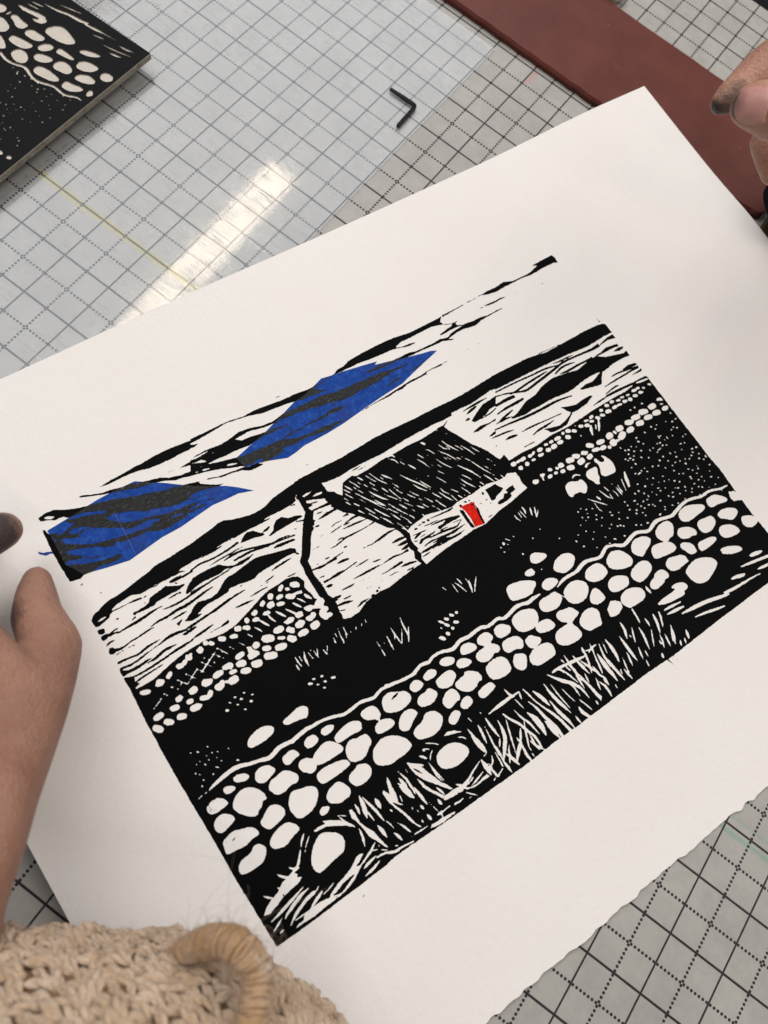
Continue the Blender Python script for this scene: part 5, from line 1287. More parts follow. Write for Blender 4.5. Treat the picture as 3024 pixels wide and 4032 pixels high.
def contours(f,lv=.5):
    f=np.pad(f,1,constant_values=0.); H,W=f.shape; b=f>lv
    code=b[:-1,:-1]*1+b[:-1,1:]*2+b[1:,1:]*4+b[1:,:-1]*8
    # edge ids: 0 bottom(y,x-x+1) 1 right 2 top 3 left ; inside on the left of travel
    T={1:[(0,3)],2:[(1,0)],3:[(1,3)],4:[(2,1)],5:[(0,3),(2,1)],6:[(2,0)],7:[(2,3)],8:[(3,2)],9:[(0,2)],10:[(1,0),(3,2)],11:[(1,2)],12:[(3,1)],13:[(0,1)],14:[(3,0)]}
    def eid(y,x,e):
        if e==0: return 2*(y*W+x)
        if e==2: return 2*((y+1)*W+x)
        if e==3: return 2*(y*W+x)+1
        return 2*(y*W+x+1)+1
    nxt={}
    for c,sg in T.items():
        ys,xs=np.nonzero(code==c)
        for a,e in sg:
            nxt.update(zip(eid(ys,xs,a).tolist(),eid(ys,xs,e).tolist()))
    ids=np.fromiter(nxt.keys(),dtype=np.int64); n=ids//2; y=n//W; x=n%W; v=ids%2
    f0=f[y,x]; f1=np.where(v==1,f[np.minimum(y+1,H-1),x],f[y,np.minimum(x+1,W-1)]); t=(lv-f0)/(f1-f0+1e-12)
    px=x+np.where(v==0,t,0)-1; py=y+np.where(v==1,t,0)-1
    pos=dict(zip(ids.tolist(),zip(px.tolist(),py.tolist())))
    loops=[]; seen=set()
    for s0 in list(nxt):
        if s0 in seen: continue
        lp=[]; k=s0
        while k not in seen and k in nxt:
            seen.add(k); lp.append(pos[k]); k=nxt[k]
        if len(lp)>5: loops.append(np.array(lp))
    return loops
def dp(P,tol):
    n=len(P); keep=np.zeros(n,bool); j=int(np.argmax(((P-P[0])**2).sum(1))); keep[[0,j]]=True
    st=[(0,j),(j,n)]; Q=np.vstack([P,P[:1]])
    while st:
        a,b=st.pop()
        if b-a<2: continue
        d=Q[b]-Q[a]; l=math.hypot(*d)+1e-9; e=np.abs((Q[a+1:b,0]-Q[a,0])*d[1]-(Q[a+1:b,1]-Q[a,1])*d[0])/l
        i=int(e.argmax())
        if e[i]>tol or tol<0: keep[a+1+i]=True; st+=[(a,a+1+i),(a+1+i,b)]
    return P[keep]
def triangulate(loops, extra, grid=None, tol=.3, min_area=1.2):
    V=[];E=[]
    for lp in loops:
        A=abs(np.sum(lp[:,0]*np.roll(lp[:,1],-1)-lp[:,1]*np.roll(lp[:,0],-1)))/2
        if A<min_area: continue
        q=dp(lp,tol)
        if len(q)<3: continue
        n=len(V); V+=q.tolist(); E+=[(n+i,n+(i+1)%len(q)) for i in range(len(q))]
    for q in extra:
        n=len(V); V+=[list(p) for p in q]; E+=[(n+i,n+(i+1)%len(q)) for i in range(len(q))]
    if grid is not None: V+=grid
    r=delaunay_2d_cdt([Vector(v) for v in V],E,[],0,1e-5,False)
    return np.array([tuple(v) for v in r[0]]), np.array(r[2])
def in_poly(P,pt):
    X,Y=pt[:,0],pt[:,1]; c=np.zeros(len(pt),bool); j=len(P)-1
    for i in range(len(P)):
        a=(P[i][1]>Y)!=(P[j][1]>Y)
        c^= a&(X<(P[j][0]-P[i][0])*(Y-P[i][1])/(P[j][1]-P[i][1]+1e-12)+P[i][0]); j=i
    return c
def sample(f,x,y):
    x=np.clip(x,0,f.shape[1]-1.001); y=np.clip(y,0,f.shape[0]-1.001); i=x.astype(int); j=y.astype(int); a=x-i; b=y-j
    return f[j,i]*(1-a)*(1-b)+f[j,i+1]*a*(1-b)+f[j+1,i]*(1-a)*b+f[j+1,i+1]*a*b
def field(ops,x0,y0,x1,y1,res,rag=.17,sig=.85):
    R=Raster(x0,y0,x1,y1,res); R.run(ops); f=blur(R.a,sig)
    n=blur(RNG.normal(0,1,f.shape).astype(np.float32),1.4); n/=n.std()
    return R,f+n*rag*np.clip(4*f*(1-f),0,1)

# ---------------------------------------------------------------- the paper sheet
def ss(x): x=np.clip(x,0,1); return x*x*(3-2*x)
def hh(u,v):
    return (0.05+0.42*ss((-0.7-u)/1.9)**1.3*np.exp(-((v-4.5)/4.5)**2)
      +0.045*np.exp(-((u-15.4)/0.9)**2-((v-6.2)/0.8)**2)
      +0.012*np.sin(u*1.1+0.7)*np.sin(v*0.9+1.0)+0.012
      +0.155*ss((PO.y+u*SA+v*CA-3.3)/3.2))
def toW(u,v,dz=0.):
    return (PO.x+u*CA-v*SA, PO.y+u*SA+v*CA, float(hh(u,v))+dz)
def orient(V,F):
    a=V[F[:,0]];b=V[F[:,1]];c=V[F[:,2]]
    s=(b[:,0]-a[:,0])*(c[:,1]-a[:,1])-(b[:,1]-a[:,1])*(c[:,0]-a[:,0])
    F=F[np.abs(s)>1e-9]; s=s[np.abs(s)>1e-9]; G=F.copy(); G[s<0]=F[s<0][:,::-1]; return G
def build_print():
    root=empty('linocut_print',(*toW(5.5,3.7)[:2],.05),
      'cream cotton paper sheet with a black printed cottage and stone wall landscape and blue clouds','art print')
    # paper outline with a torn lower edge
    uL,uR,vB,vT=SHEET
    pts=[]
    n=420; w=np.cumsum(RNG.normal(0,1,n)); w-=np.linspace(w[0],w[-1],n); w=w/ (np.abs(w).max()+1e-9)*.035
    fine=blur(RNG.normal(0,1,(1,n)).astype(np.float32)+np.zeros((3,n),np.float32),1.2)[1]*.022
    for i in range(n):
        u=uL+(uR-uL)*i/(n-1); pts.append((u,vB+w[i]+fine[i]))
    pts+=[(uR,vB+(vT-vB)*i/40) for i in range(1,40)]
    pts+=[(uR,vT)]+[(uR+(uL-uR)*i/60,vT+.012*math.sin(i*.2)) for i in range(1,60)]+[(uL,vT)]
    pts+=[(uL,vT+(vB-vT)*i/40) for i in range(1,40)]
    g=[(uL+.1+i*.16,vB+.1+j*.16) for i in range(int((uR-uL-.2)/.16)) for j in range(int((vT-vB-.2)/.16))]
    V,F=triangulate([np.array(pts)],[],[list(q) for q in g],tol=-1,min_area=0)
    c=V[F].mean(1); F=F[in_poly(pts,c)]; F=orient(V,F)
    nv=len(V); top=[toW(u,v) for u,v in V]; bot=[toW(u,v,-.016) for u,v in V]
    cnt={}
    for f in F:
        for a,b in ((f[0],f[1]),(f[1],f[2]),(f[2],f[0])): cnt[(a,b)]=1
    rim=[(a,b) for a,b in cnt if (b,a) not in cnt]
    faces=[tuple(map(int,f)) for f in F]+[tuple(int(x)+nv for x in f[::-1]) for f in F]+[(int(b)+2*nv,int(a)+2*nv,int(a)+3*nv,int(b)+3*nv) for a,b in rim]
    link('paper_sheet',mesh_from('paper_sheet',top+bot+top+bot,faces,root),[m_paper()],root,smooth=True)
    # ink
    x0,y0,x1,y1,res=-.35,-.35,11.75,7.95,165
    R,f=field(parse(ART),x0,y0,x1,y1,res)
    g=blur(RNG.normal(0,1,f.shape).astype(np.float32),.9); k=np.cumsum(np.pad(g,((0,0),(9,9)),mode='edge'),axis=1); g=(k[:,18:]-k[:,:-18]); g/=g.std()
    tapes=[np.array([float(q) for q in t.split(',')]).reshape(-1,2)/500. for t in TAPES.split()]
    px=lambda P:(np.asarray(P)-[x0,y0])*res
    TR_=Raster(x0,y0,x1,y1,res)
    for q in tapes[:2]: TR_.poly(q,1.)
    f=f+TR_.a*g*(.26*np.clip(4*blur(f,2.5)*(1-blur(f,2.5)),0,1)+.09)
    grid=[[i*70+11.3,j*70+9.1] for i in range(R.w//70+1) for j in range(R.h//70+1)]
    V,F=triangulate(contours(f),[px(t) for t in tapes[:2]],grid)
    c=V[F].mean(1); F=F[sample(f,c[:,0],c[:,1])>.5]; F=orient(V,F); c=V[F].mean(1)
    T=in_poly(px(tapes[0]),c)|in_poly(px(tapes[1]),c)
    uv=V/res+[x0,y0]
    def part(F,name,mt,dz,lab=None):
        used=np.unique(F); mp=-np.ones(len(V),int); mp[used]=np.arange(len(used))
        o=link(name,mesh_from(name,[toW(u,v,dz) for u,v in uv[used]],[tuple(map(int,f)) for f in mp[F]],root),[mt],root,label=lab)
        return o
    part(F[~T],'printed_ink',m_ink(),.003,'solid black ink of the landscape, hills, cottage and stone wall')
    part(F[T],'ink_on_blue',m_ink_tape(),.0065,'wrinkled glossy black ink lying over the blue cloud pieces')
    def flat(P,name,mt,dz,lab,th=.004):
        P=np.array(P); g=[[x,y] for x in np.arange(P[:,0].min(),P[:,0].max(),.2) for y in np.arange(P[:,1].min(),P[:,1].max(),.2)]
        A,G=triangulate([P],[],g,tol=-1,min_area=0); c=A[G].mean(1); G=orient(A,G[in_poly(P,c)])
        link(name,mesh_from(name,[toW(u,v,dz) for u,v in A],[tuple(map(int,f)) for f in G],root),[mt],root,label=lab)
    bt=m_tape()
    flat(tapes[0],'blue_cloud',bt,.0035,'blue cloud piece at the left, torn edges')
    flat(tapes[1],'blue_cloud',bt,.0035,'blue cloud piece above the cottage, torn edges')
    flat(tapes[2],'blue_shred',bt,.0040,'small frayed blue shred sticking out at the left edge')
    flat(tapes[3],'red_door',m_simple('red_paint',(.60,.013,.006),.75,.1,.38,9,.006,18),.0020,'small bright red door of the cottage')
    for k,P in enumerate(CREASE.split()):
        q=np.array([float(a) for a in P.split(',')]).reshape(-1,2)/500.
        mb=MB(); mb.tube([toW(u,v,.0035) for u,v in q],.0045 if k==0 else .003,5); link('torn_fibre',mesh_from('torn_fibre',mb.V,mb.F,root),[m_simple('pale_fibre',(.11,.15,.33) if k==0 else (.01,.03,.1),.8,.1,.1,8,0)],root)
    return root

def build_lino():
    zt=LINO_Z; x1,y1=LINO_C; x0,y0=x1-9.5,y1-12.0; th=.13
    root=empty('lino_block',(x1-2,y1-3,.1),'black inked lino block with carved pale stones, at the top left corner','lino block')
    X0,Y0=x1-3.6,y1-5.2; res=130
    R,f=field(parse(LINO),X0,Y0,x1+.4,y1+.4,res,.10,.9)
    R2=Raster(X0,Y0,x1+.4,y1+.4,res); R2.poly(np.array([[X0-1,Y0-1],[x1,Y0-1],[x1,y1],[X0-1,y1]]),1.)
    gx=np.arange(R.w)/res+X0; gy=np.arange(R.h)/res+Y0; f=np.where((gx[None,:]<x1)&(gy[:,None]<y1)&(gx[None,:]>X0+.02)&(gy[:,None]>Y0+.02),f,0)
    # carve depth grid: the top follows the cut picture
    ht=lambda x,y: zt-LINO_SLOPE*np.clip(x1-x,0,6)
    loops=contours(f); grid=[[i*40+3.3,j*40+5.1] for i in range(R.w//40+1) for j in range(R.h//40+1)]
    V,F=triangulate(loops,[],grid); c=V[F].mean(1); fin=sample(f,c[:,0],c[:,1])>.5
    F1=orient(V,F[fin]); XY=V/res+[X0,Y0]
    used=np.unique(F1); mp=-np.ones(len(V),int); mp[used]=np.arange(len(used)); G=mp[F1]; P=XY[used]
    top=[(x,y,float(ht(x,y))) for x,y in P]; bot=[(x,y,z-.018) for x,y,z in top]; n=len(P)
    ed={}
    for t in G:
        for a,b in ((t[0],t[1]),(t[1],t[2]),(t[2],t[0])): ed[(a,b)]=1
    rim=[(a,b) for a,b in ed if (b,a) not in ed]
    mb=MB(); mb.add(top,[tuple(map(int,t)) for t in G])
    ink=link('inked_surface',mesh_from('inked_surface',mb.V,mb.F,root),[m_ink('lino_ink',.0065,.55,.006,26,.07)],root)
    mb=MB(); mb.add(top+bot,[(int(b),int(a),int(a)+n,int(b)+n) for a,b in rim])
    # slab body below the cuts
    z=ht(x0,y0); za=0;zb=0
    slab=[(x0,y0,za-th+.03),(x1,y0,zb-th+.03),(x1,y1,zb-th+.03),(x0,y1,za-th+.03)]
    # fine top so that it follows the same slope
    xs=[x0,x1-6.0]+[x1-6+6*i/12 for i in range(1,13)]
    Vv=[];Ff=[]
    for i,x in enumerate(xs):
        zz=float(ht(x,0)); Vv+=[(x,y0,zz-.016),(x,y1,zz-.016),(x,y0,zz-th),(x,y1,zz-th)]
        if i: a=4*(i-1);b=4*i; Ff+=[(a,b,b+1,a+1),(a+2,a+3,b+3,b+2),(a,a+2,b+2,b),(a+1,b+1,b+3,a+3)]
    k=4*(len(xs)-1); Ff+=[(0,1,3,2),(k,k+2,k+3,k+1)]
    mb.add(Vv,Ff)
    m,nt,b=mat('grey_lino'); Pp=coords(nt)
    c=ramp(nt,noise(nt,Pp,7,5,.7),[(.3,(.50,.46,.41)),(.7,(.60,.56,.50))])
    s=nd(nt,'ShaderNodeSeparateXYZ'); L(nt,Pp,s.inputs[0])
    ed2=M(nt,'MULTIPLY',M(nt,'SUBTRACT',s.outputs[0],x1-.004),400,clamp=True)
    dirty=ramp(nt,noise(nt,Pp,5,6,.8),[(.3,(.09,.08,.065)),(.5,(.27,.245,.20)),(.8,(.42,.38,.32))])
    c=mix(nt,ed2,c,dirty)
    L(nt,c,b.inputs['Base Color']); b.inputs['Roughness'].default_value=.8; bump(nt,b,noise(nt,Pp,14,5,.7),.01,.8)
    link('lino_body',mesh_from('lino_body',mb.V,mb.F,root),[m],root)

# ---------------------------------------------------------------- hands
def capsule(bm,a,b,ra,rb):
    a=Vector(a);b=Vector(b); vs=[]
    for c,r in ((a,ra),(b,rb)):
        for i in range(9):
            th=math.pi*i/8
            for k in range(14 if 0<i<8 else 1):
                ph=2*math.pi*k/14
                vs.append(bm.verts.new(c+Vector((math.sin(th)*math.cos(ph),math.sin(th)*math.sin(ph),math.cos(th)))*r))
    r=bmesh.ops.convex_hull(bm,input=vs)
    bmesh.ops.delete(bm,geom=list({g for g in list(r['geom_interior'])+list(r['geom_unused']) if isinstance(g,bmesh.types.BMVert)}),context='VERTS')
def blob_body(name,chains,parent,mt,voxel=.05,smooth=7,label=None,creases=()):
    off=Vector(parent.location)
    bm=bmesh.new()
    for ch in chains:
        for (a,b) in zip(ch,ch[1:]): capsule(bm,a[:3],b[:3],a[3],b[3])
    me=bpy.data.meshes.new(name+'_src'); bm.to_mesh(me); bm.free()
    o=bpy.data.objects.new(name+'_src',me); COL.objects.link(o)
    r=o.modifiers.new('r','REMESH'); r.mode='VOXEL'; r.voxel_size=voxel; r.use_smooth_shade=True
    s=o.modifiers.new('s','SMOOTH'); s.factor=.6; s.iterations=smooth
    dg=bpy.context.evaluated_depsgraph_get(); dg.update()
    m2=bpy.data.meshes.new_from_object(o.evaluated_get(dg)); bpy.data.objects.remove(o)
    n=len(m2.vertices); co=np.empty(n*3); m2.vertices.foreach_get('co',co); co=co.reshape(-1,3)
    nr=np.empty(n*3); m2.vertices.foreach_get('normal',nr); nr=nr.reshape(-1,3)
    for (p,d,w,l,dep) in creases:      # shallow skin folds: grooves through p along d
        p=np.array(p);d=np.array(d)/np.linalg.norm(d); q=co-p; t=q@d; rr=np.linalg.norm(q-np.outer(t,d),axis=1)
        co-=nr*(dep*np.exp(-(rr/w)**2)*np.exp(-(t/l)**2))[:,None]
    co=co*S-np.array(off)
    m2.vertices.foreach_set('co',co.ravel()); m2.update()
    m2.materials.clear()
    return link(name,m2,[mt],parent,smooth=True,label=label)
def build_hands():
    p1=empty('person',tuple(LH_BASE),'person in a beige knitted sweater reaching over the left side of the sheet','person')
    mt=m_skin('skin_shaded',LH_SHADE,.70)
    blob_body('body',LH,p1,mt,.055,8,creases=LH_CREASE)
    p2=empty('person',tuple(RH_BASE),'person holding an ink-stained thumb and finger over the maroon strip','person')
    mt2=m_skin('skin_inked',RH_STAIN)
    body=blob_body('body',RH,p2,mt2,.04,7,creases=RH_CREASE)
    # thumbnail: curved plate set on the thumb tip
    c,ax,up,rx,ry=[Vector(NAIL[0]),Vector(NAIL[1]).normalized(),Vector(NAIL[2]).normalized(),NAIL[3],NAIL[4]]
    up=(up-ax*up.dot(ax)).normalized(); sd=ax.cross(up)
    V=[];F=[];N1,N2=18,14
    for i in range(N1+1):
        for j in range(N2+1):
            s=-1+2*i/N1; t=-1+2*j/N2
            e=(1-.33*abs(s)**3.2) if s>0 else (1-.12*abs(s)**3)
            y=t*ry*e; q=y/(ry*1.25); z=(math.sqrt(max(0,1-q*q))-1)*ry*1.0
            xx=s*rx*(1-.16*t*t if s>0 else 1+.02*t*t)
            V.append(c+ax*xx+sd*y+up*(z-.05*s*s*rx))
    for i in range(N1):
        for j in range(N2):
            a=i*(N2+1)+j; F.append((a,a+1,a+N2+2,a+N2+1))
    m,nt,b=mat('nail'); P=coords(nt)
    col=ramp(nt,noise(nt,P,5,4,.6),[(.3,(.52,.245,.215)),(.7,(.62,.33,.29))])
    d=nd(nt,'ShaderNodeVectorMath',operation='DISTANCE'); d.inputs[1].default_value=tuple(c+ax*rx*1.15); L(nt,P,d.inputs[0])
    g=M(nt,'MULTIPLY',M(nt,'SUBTRACT',.20,M(nt,'ADD',d.outputs['Value'],M(nt,'MULTIPLY',M(nt,'SUBTRACT',noise(nt,P,7,4,.7),.5),.25))),5,clamp=True)
    col=mix(nt,M(nt,'MULTIPLY',g,.8),col,(.10,.08,.06)); L(nt,col,b.inputs['Base Color'])
    b.inputs['Roughness'].default_value=.3; b.inputs['Specular IOR Level'].default_value=.5; b.inputs['Coat Weight'].default_value=.2
    bump(nt,b,noise(nt,mapv(nt,P,(3,3,3)),3,3,.5),.01,.4)
    me=mesh_from('thumbnail',V,F,p2); o=link('thumbnail',me,[m],p2,smooth=True)
    bm=bmesh.new(); bm.from_mesh(me); bmesh.ops.solidify(bm,geom=bm.faces[:],thickness=-.02*S); bmesh.ops.recalc_face_normals(bm,faces=bm.faces[:]); bm.to_mesh(me); bm.free()
    me.polygons.foreach_set('use_smooth',[True]*len(me.polygons))
    # dark clothing of the second person, set close to deepen strip-end shade
    mb=MB()
    blob_body('dark_sleeve',SLEEVE2,p2,m_simple('black_cloth',(.006,.006,.007),.95,.1,.2,4,.01,20),.12,6)
    return p1,p2
def build_sweater(p1):
    ym=m_yarn('beige_yarn',[(.40,.25,.145),(.58,.41,.265),(.74,.56,.40),(.80,.66,.51)])
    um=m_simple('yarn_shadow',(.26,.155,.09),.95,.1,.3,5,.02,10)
    tm=m_yarn('caramel_yarn',[(.36,.17,.06),(.52,.30,.13),(.60,.40,.24),(.78,.66,.54)],2.2)
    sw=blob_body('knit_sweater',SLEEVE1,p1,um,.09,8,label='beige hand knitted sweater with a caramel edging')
    from mathutils.bvhtree import BVHTree
    bm=bmesh.new(); bm.from_mesh(sw.data); bm.transform(Matrix.Translation(sw.parent.location)); bm.transform(Matrix.Scale(1/S,4)); bvh=BVHTree.FromBMesh(bm); bm.free()
    mb=MB(); rnd=random.Random(3)
    def lobe(p,t,n,w,ln,rad):
        sd=n.cross(t).normalized(); pts=[];rr=[]
        for k in range(6):
            q=k/5; pts.append(p+t*(ln*(q-.5))+sd*w*(q-.5)+n*(rad*.75*math.sin(math.pi*q)-.01)); rr.append(rad*(.5+.55*math.sin(math.pi*q)))
        ph=rnd.uniform(0,6)
        for s_ in (0,math.pi):
            q2=[pts[k]+(sd*math.cos(ph+s_+k*.9)+n*math.sin(ph+s_+k*.9))*rr[k]*.48 for k in range(6)]
            mb.tube(q2,[r_*.66 for r_ in rr],6)
    for ch,dens in ((SLEEVE1[0],1.0),(SLEEVE1[1],1.0)):
        a=Vector(ch[0][:3]); b=Vector(ch[-1][:3]); ax=(b-a); Ln=ax.length; ax.normalize()
        s1=Vector((0,0,1)); s1=(s1-ax*s1.dot(ax)).normalized(); s2=ax.cross(s1)
        R=max(c[3] for c in ch); da=.215/R
        for i in range(int((Ln+R*1.2)/.18)):
            for j in range(-int(1.9/da),int(1.9/da)+1):
                u=i*.18+(j*.5)*.18*.9+rnd.gauss(0,.02); u=u%(Ln+R*1.2)
                th=j*da+.05*math.sin(i*.7)
                d=s1*math.cos(th)+s2*math.sin(th); o=a+ax*u
                h=bvh.ray_cast(o+d*(R*2.2),-d,R*2.3)
                if h[0] is None: continue
                n=h[1].normalized(); t=(ax*.8+s2*.45*math.cos(th)-s1*.45*math.sin(th)); t=(t-n*t.dot(n)).normalized()
                sd=n.cross(t); jit=Vector((rnd.gauss(0,.026),rnd.gauss(0,.026),rnd.gauss(0,.02)))
                rot=rnd.gauss(0,.30); t=(t*math.cos(rot)+sd*math.sin(rot)).normalized()
                r=.060*rnd.uniform(.8,1.25)
                lobe(h[0]+jit+n*.025+sd*.055,t,n,-.085,.30,r); lobe(h[0]+jit+n*.025-sd*.055,t,n,.085,.30,r)
    link('knit_stitches',mesh_from('knit_stitches',mb.V,mb.F,p1),[ym],sw,smooth=True)
    # bound edge: strand wound tightly round a cord
    P=spline(np.array(TRIM)); mb=MB(); seg=np.r_[0,np.cumsum(np.linalg.norm(np.diff(P[:,:3],axis=0),axis=1))]
    mb.tube([p[:3] for p in P],[p[3]*.99 for p in P],14)
    N=int(seg[-1]/.026)
    for i in range(N):
        s=seg[-1]*(i+.5)/N; c=Vector([np.interp(s,seg,P[:,k]) for k in range(3)]); r=np.interp(s,seg,P[:,3])
        c2=Vector([np.interp(min(s+.05,seg[-1]),seg,P[:,k]) for k in range(3)]); t=(c2-c); t=t.normalized() if t.length>1e-5 else Vector((1,0,0))
        u=t.orthogonal().normalized(); v=t.cross(u); lean=rnd.gauss(.03,.05)
        pts=[c+(u*math.cos(q)+v*math.sin(q))*(r*rnd.uniform(.98,1.08))+t*lean*math.sin(q+1) for q in [2*math.pi*k/14 for k in range(15)]]
        mb.tube(pts,.024*rnd.uniform(.6,1.5),5)
    link('edging',mesh_from('edging',mb.V,mb.F,p1),[tm],sw,smooth=True)
    # loose fibres
    mb=MB()
    def hair(p,d,n,ln,rad,curl):
        d=Vector(d).normalized(); pts=[Vector(p)]; ax=Vector((rnd.gauss(0,1),rnd.gauss(0,1),rnd.gauss(0,1))).normalized()
        for k in range(n):
            d=(Matrix.Rotation(rnd.gauss(curl,abs(curl)*.8+.1),3,ax)@d).normalized(); pts.append(pts[-1]+d*ln/n)
        mb.tube(pts,[rad*(1-.6*k/n) for k in range(n+1)],3)
    out=Vector(FUZZ_DIR).normalized()
    for i in range(130):
        k=rnd.random(); s=seg[-1]*k*.85; c=Vector([np.interp(s,seg,P[:,q]) for q in range(3)]); r=np.interp(s,seg,P[:,3])
        dd=(out+Vector((rnd.gauss(0,.7),rnd.gauss(0,.7),rnd.gauss(0,.35)))).normalized()
        hair(c+dd*r*.9,dd,9,rnd.choice([.1,.14,.2,.3,.5]),.0022,.25)
    for i in range(700):
        s=seg[-1]*rnd.random(); c=Vector([np.interp(s,seg,P[:,q]) for q in range(3)]); r=np.interp(s,seg,P[:,3])
        dd=Vector((rnd.gauss(0,1),rnd.gauss(0,1),rnd.gauss(.5,1))).normalized()
        hair(c+dd*r*1.02,dd+Vector((rnd.gauss(0,.6),rnd.gauss(0,.6),0)),4,rnd.uniform(.04,.12),.0028,.3)
    for (q,ln) in WISPS:
        hair(q,out+Vector((rnd.gauss(0,.6),rnd.gauss(0,.6),0)),16,ln,.0017,.22)
    for i in range(2200):
        ch=SLEEVE1[0] if rnd.random()<.8 else SLEEVE1[1]; a=Vector(ch[0][:3]); b=Vector(ch[-1][:3]); ax=(b-a).normalized(); R=max(c[3] for c in ch)
        s1=Vector((0,0,1)); s1=(s1-ax*s1.dot(ax)).normalized(); s2=ax.cross(s1); th=rnd.uniform(-1.7,1.7); d=s1*math.cos(th)+s2*math.sin(th)
        o=a+ax*rnd.uniform(0,(b-a).length+R*.8); h=bvh.ray_cast(o+d*R*2.2,-d,R*2.3)
        if h[0]: hair(h[0]+h[1]*.06,h[1]+Vector((rnd.gauss(0,.6),rnd.gauss(0,.6),rnd.gauss(0,.6))),5,rnd.uniform(.06,.2),.0022,.3)
    m,nt,b=mat('fibre'); b.inputs['Base Color'].default_value=(.42,.30,.22,1); b.inputs['Roughness'].default_value=.7
    link('loose_fibres',mesh_from('loose_fibres',mb.V,mb.F,p1),[m],sw,kind='stuff')

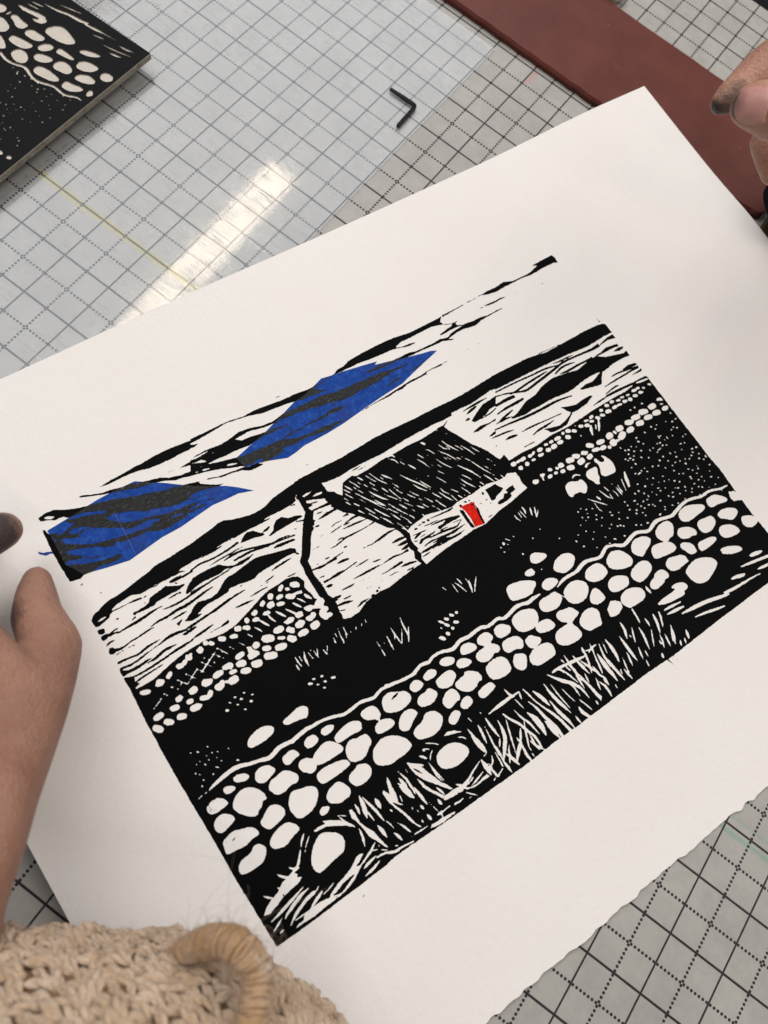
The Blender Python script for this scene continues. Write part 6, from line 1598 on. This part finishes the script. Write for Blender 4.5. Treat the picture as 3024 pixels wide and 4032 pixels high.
# ---------------------------------------------------------------- small things and the table
def build_rest():
    # table top, mat
    m=m_simple('brown_wood',(.085,.042,.018),.5,.4,.35,3,.006,9)
    mb=MB(); mb.box(-20,-24,-1.3,23,12.5,-.13); t=link('table_top',mesh_from('table_top',mb.V,mb.F),[m],kind='structure'); bevel_obj(t,.08)
    mb=MB(); mb.box(-14,-18,-.125,21,12.36,0); o=link('cutting_mat',mesh_from('cutting_mat',mb.V,mb.F),[m_mat()],label='grey translucent cutting mat printed with a square grid of solid and dotted lines',cat='cutting mat'); bevel_obj(o,.03)
    mb=MB(); mb.box(-60,-70,-30,60,70,-29.8); link('floor',mesh_from('floor',mb.V,mb.F),[m_simple('dark_floor',(.01,.01,.01),.8,.2,.2,1,0)],kind='structure')
    mb=MB(); mb.box(-11,-13,.004,4.56,6.3,.045); o=link('plastic_sheet',mesh_from('plastic_sheet',mb.V,mb.F),[m_acrylic()],label='clear scratched plastic sheet over the left half of the mat, reflecting a ceiling tube',cat='plastic sheet')
    mb=MB(); mb.box(11.52,1.5,.004,14.5,7.0,.035); o=link('wooden_board',mesh_from('wooden_board',mb.V,mb.F),[m_simple('ochre_wood',(.10,.055,.012),.5,.3,.35,3,.006,9)],label='brown wooden board under the sheet past the end of the maroon strip',cat='board'); bevel_obj(o,.008)
    # maroon strip with a worn edge
    n=90; pts=[]
    for i in range(n): pts.append((-4+15.1*i/(n-1),6.62+random.gauss(0,.008)))
    for k in range(7): q=-math.pi/2+math.pi/2*k/6; pts.append((11.15+.22*math.cos(q),6.84+.22*math.sin(q)))
    for k in range(7): q=math.pi/2*k/6; pts.append((11.15+.22*math.cos(q),9.12+.22*math.sin(q)))
    for i in range(n): pts.append((11.1-15.1*i/(n-1),9.34+random.gauss(0,.004)))
    V=[];F=[]; m_=len(pts)
    inn=[(x,y+(.05 if y<8 else -.015)) for x,y in pts]
    for ring,z in ((pts,.01),(pts,.11),(inn,.165)): V+=[(x,y,z) for x,y in ring]
    for r in range(2):
        for i in range(m_): j=(i+1)%m_; F.append((r*m_+i,r*m_+j,(r+1)*m_+j,(r+1)*m_+i))
    F.append(tuple(2*m_+i for i in range(m_)))
    link('rubber_strip',mesh_from('rubber_strip',V,F),[m_strip()],label='long maroon rubber strip lying across the mat behind the print',cat='strip')
    # hex key
    a,b,c=[Vector(p) for p in KEY]; P=[]
    for k in range(7): q=k/6; P.append((a*(1-q)+b*q) if q<.85 else None)
    path=[a,a.lerp(b,.5),a.lerp(b,.86)]
    for k in range(1,6):
        q=k/6; p0=a.lerp(b,.86); p2=c.lerp(b,.86); path.append(p0*(1-q)**2+b*2*q*(1-q)+p2*q*q)
    path+=[c.lerp(b,.86),c.lerp(b,.45),c.lerp(b,.05),c]
    mb=MB(); mb.tube(path,[.036]+[.045]*(len(path)-2)+[.036],6)
    link('hex_key',mesh_from('hex_key',mb.V,mb.F),[m_simple('blackened_steel',(.007,.005,.006),.4,.2,.2,10,.001)],label='small bent black hex key lying on the mat grid',cat='hex key')
    # pale pouch corner behind the strip, at the top
    bm=bmesh.new(); bmesh.ops.create_uvsphere(bm,u_segments=24,v_segments=16,radius=1)
    for v in bm.verts:
        k=1+.16*math.sin(5*v.co.x+2)*math.cos(6*v.co.y); v.co=Vector((v.co.x*.55*k,v.co.y*.42*k,max(v.co.z,-.6)*.28*k))
    me=bpy.data.meshes.new('crumpled_wad'); bm.to_mesh(me); bm.free()
    for v in me.vertices: v.co=Vector(((v.co.x+WAD[0])*S,(v.co.y+WAD[1])*S,(v.co.z+.17)*S))
    link('crumpled_wad',me,[m_simple('pale_wad',(.55,.50,.38),.8,.2,.35,6,.03,7)],smooth=True,label='pale crumpled wad at the top edge beside the maroon strip',cat='wad')

def area(name,loc,size,sizey,power,col,target=None,spread=180):
    l=bpy.data.lights.new(name,'AREA'); l.shape='RECTANGLE'; l.size=size*S; l.size_y=sizey*S; l.energy=power; l.color=col; l.spread=math.radians(spread)
    o=bpy.data.objects.new(name,l); COL.objects.link(o); o.location=Vector(loc)*S
    return o
def build_light():
    w=bpy.data.worlds.new('World'); SC.world=w; w.use_nodes=True
    bg=w.node_tree.nodes['Background']; bg.inputs[0].default_value=(1.0,.95,.90,1); bg.inputs[1].default_value=WORLD
    for name,loc,sx,sy,rot,pw,col in LIGHTS:
        o=area(name,loc,sx,sy,pw,col); o.rotation_euler=(0,0,math.radians(rot))
    c=bpy.data.cameras.new('camera'); o=bpy.data.objects.new('camera',c); COL.objects.link(o)
    m=Matrix(CAM_M); m.translation=Vector(CAM_LOC)*S; o.matrix_world=m
    c.sensor_fit='VERTICAL'; c.sensor_height=36; c.sensor_width=27; c.lens=36*CAM_F/4032
    c.clip_start=.01; c.clip_end=50
    c.dof.use_dof=True; c.dof.focus_distance=FOCUS*S; c.dof.aperture_fstop=c.lens/2.6
    SC.camera=o
    vs=SC.view_settings; vs.view_transform='Standard'; vs.look='None'; vs.exposure=EXPO; vs.gamma=1; vs.use_curve_mapping=False
    SC.cycles.use_denoising=True; SC.cycles.max_bounces=8; SC.cycles.transparent_max_bounces=8
    SC.cycles.caustics_reflective=False; SC.cycles.caustics_refractive=False

import time
_t=time.time()
def lap(s):
    pass
build_rest(); lap('rest')
build_print(); lap('print')
build_lino(); lap('lino')
p1,p2=build_hands(); lap('hands')
build_sweater(p1); lap('sweater')
build_light()
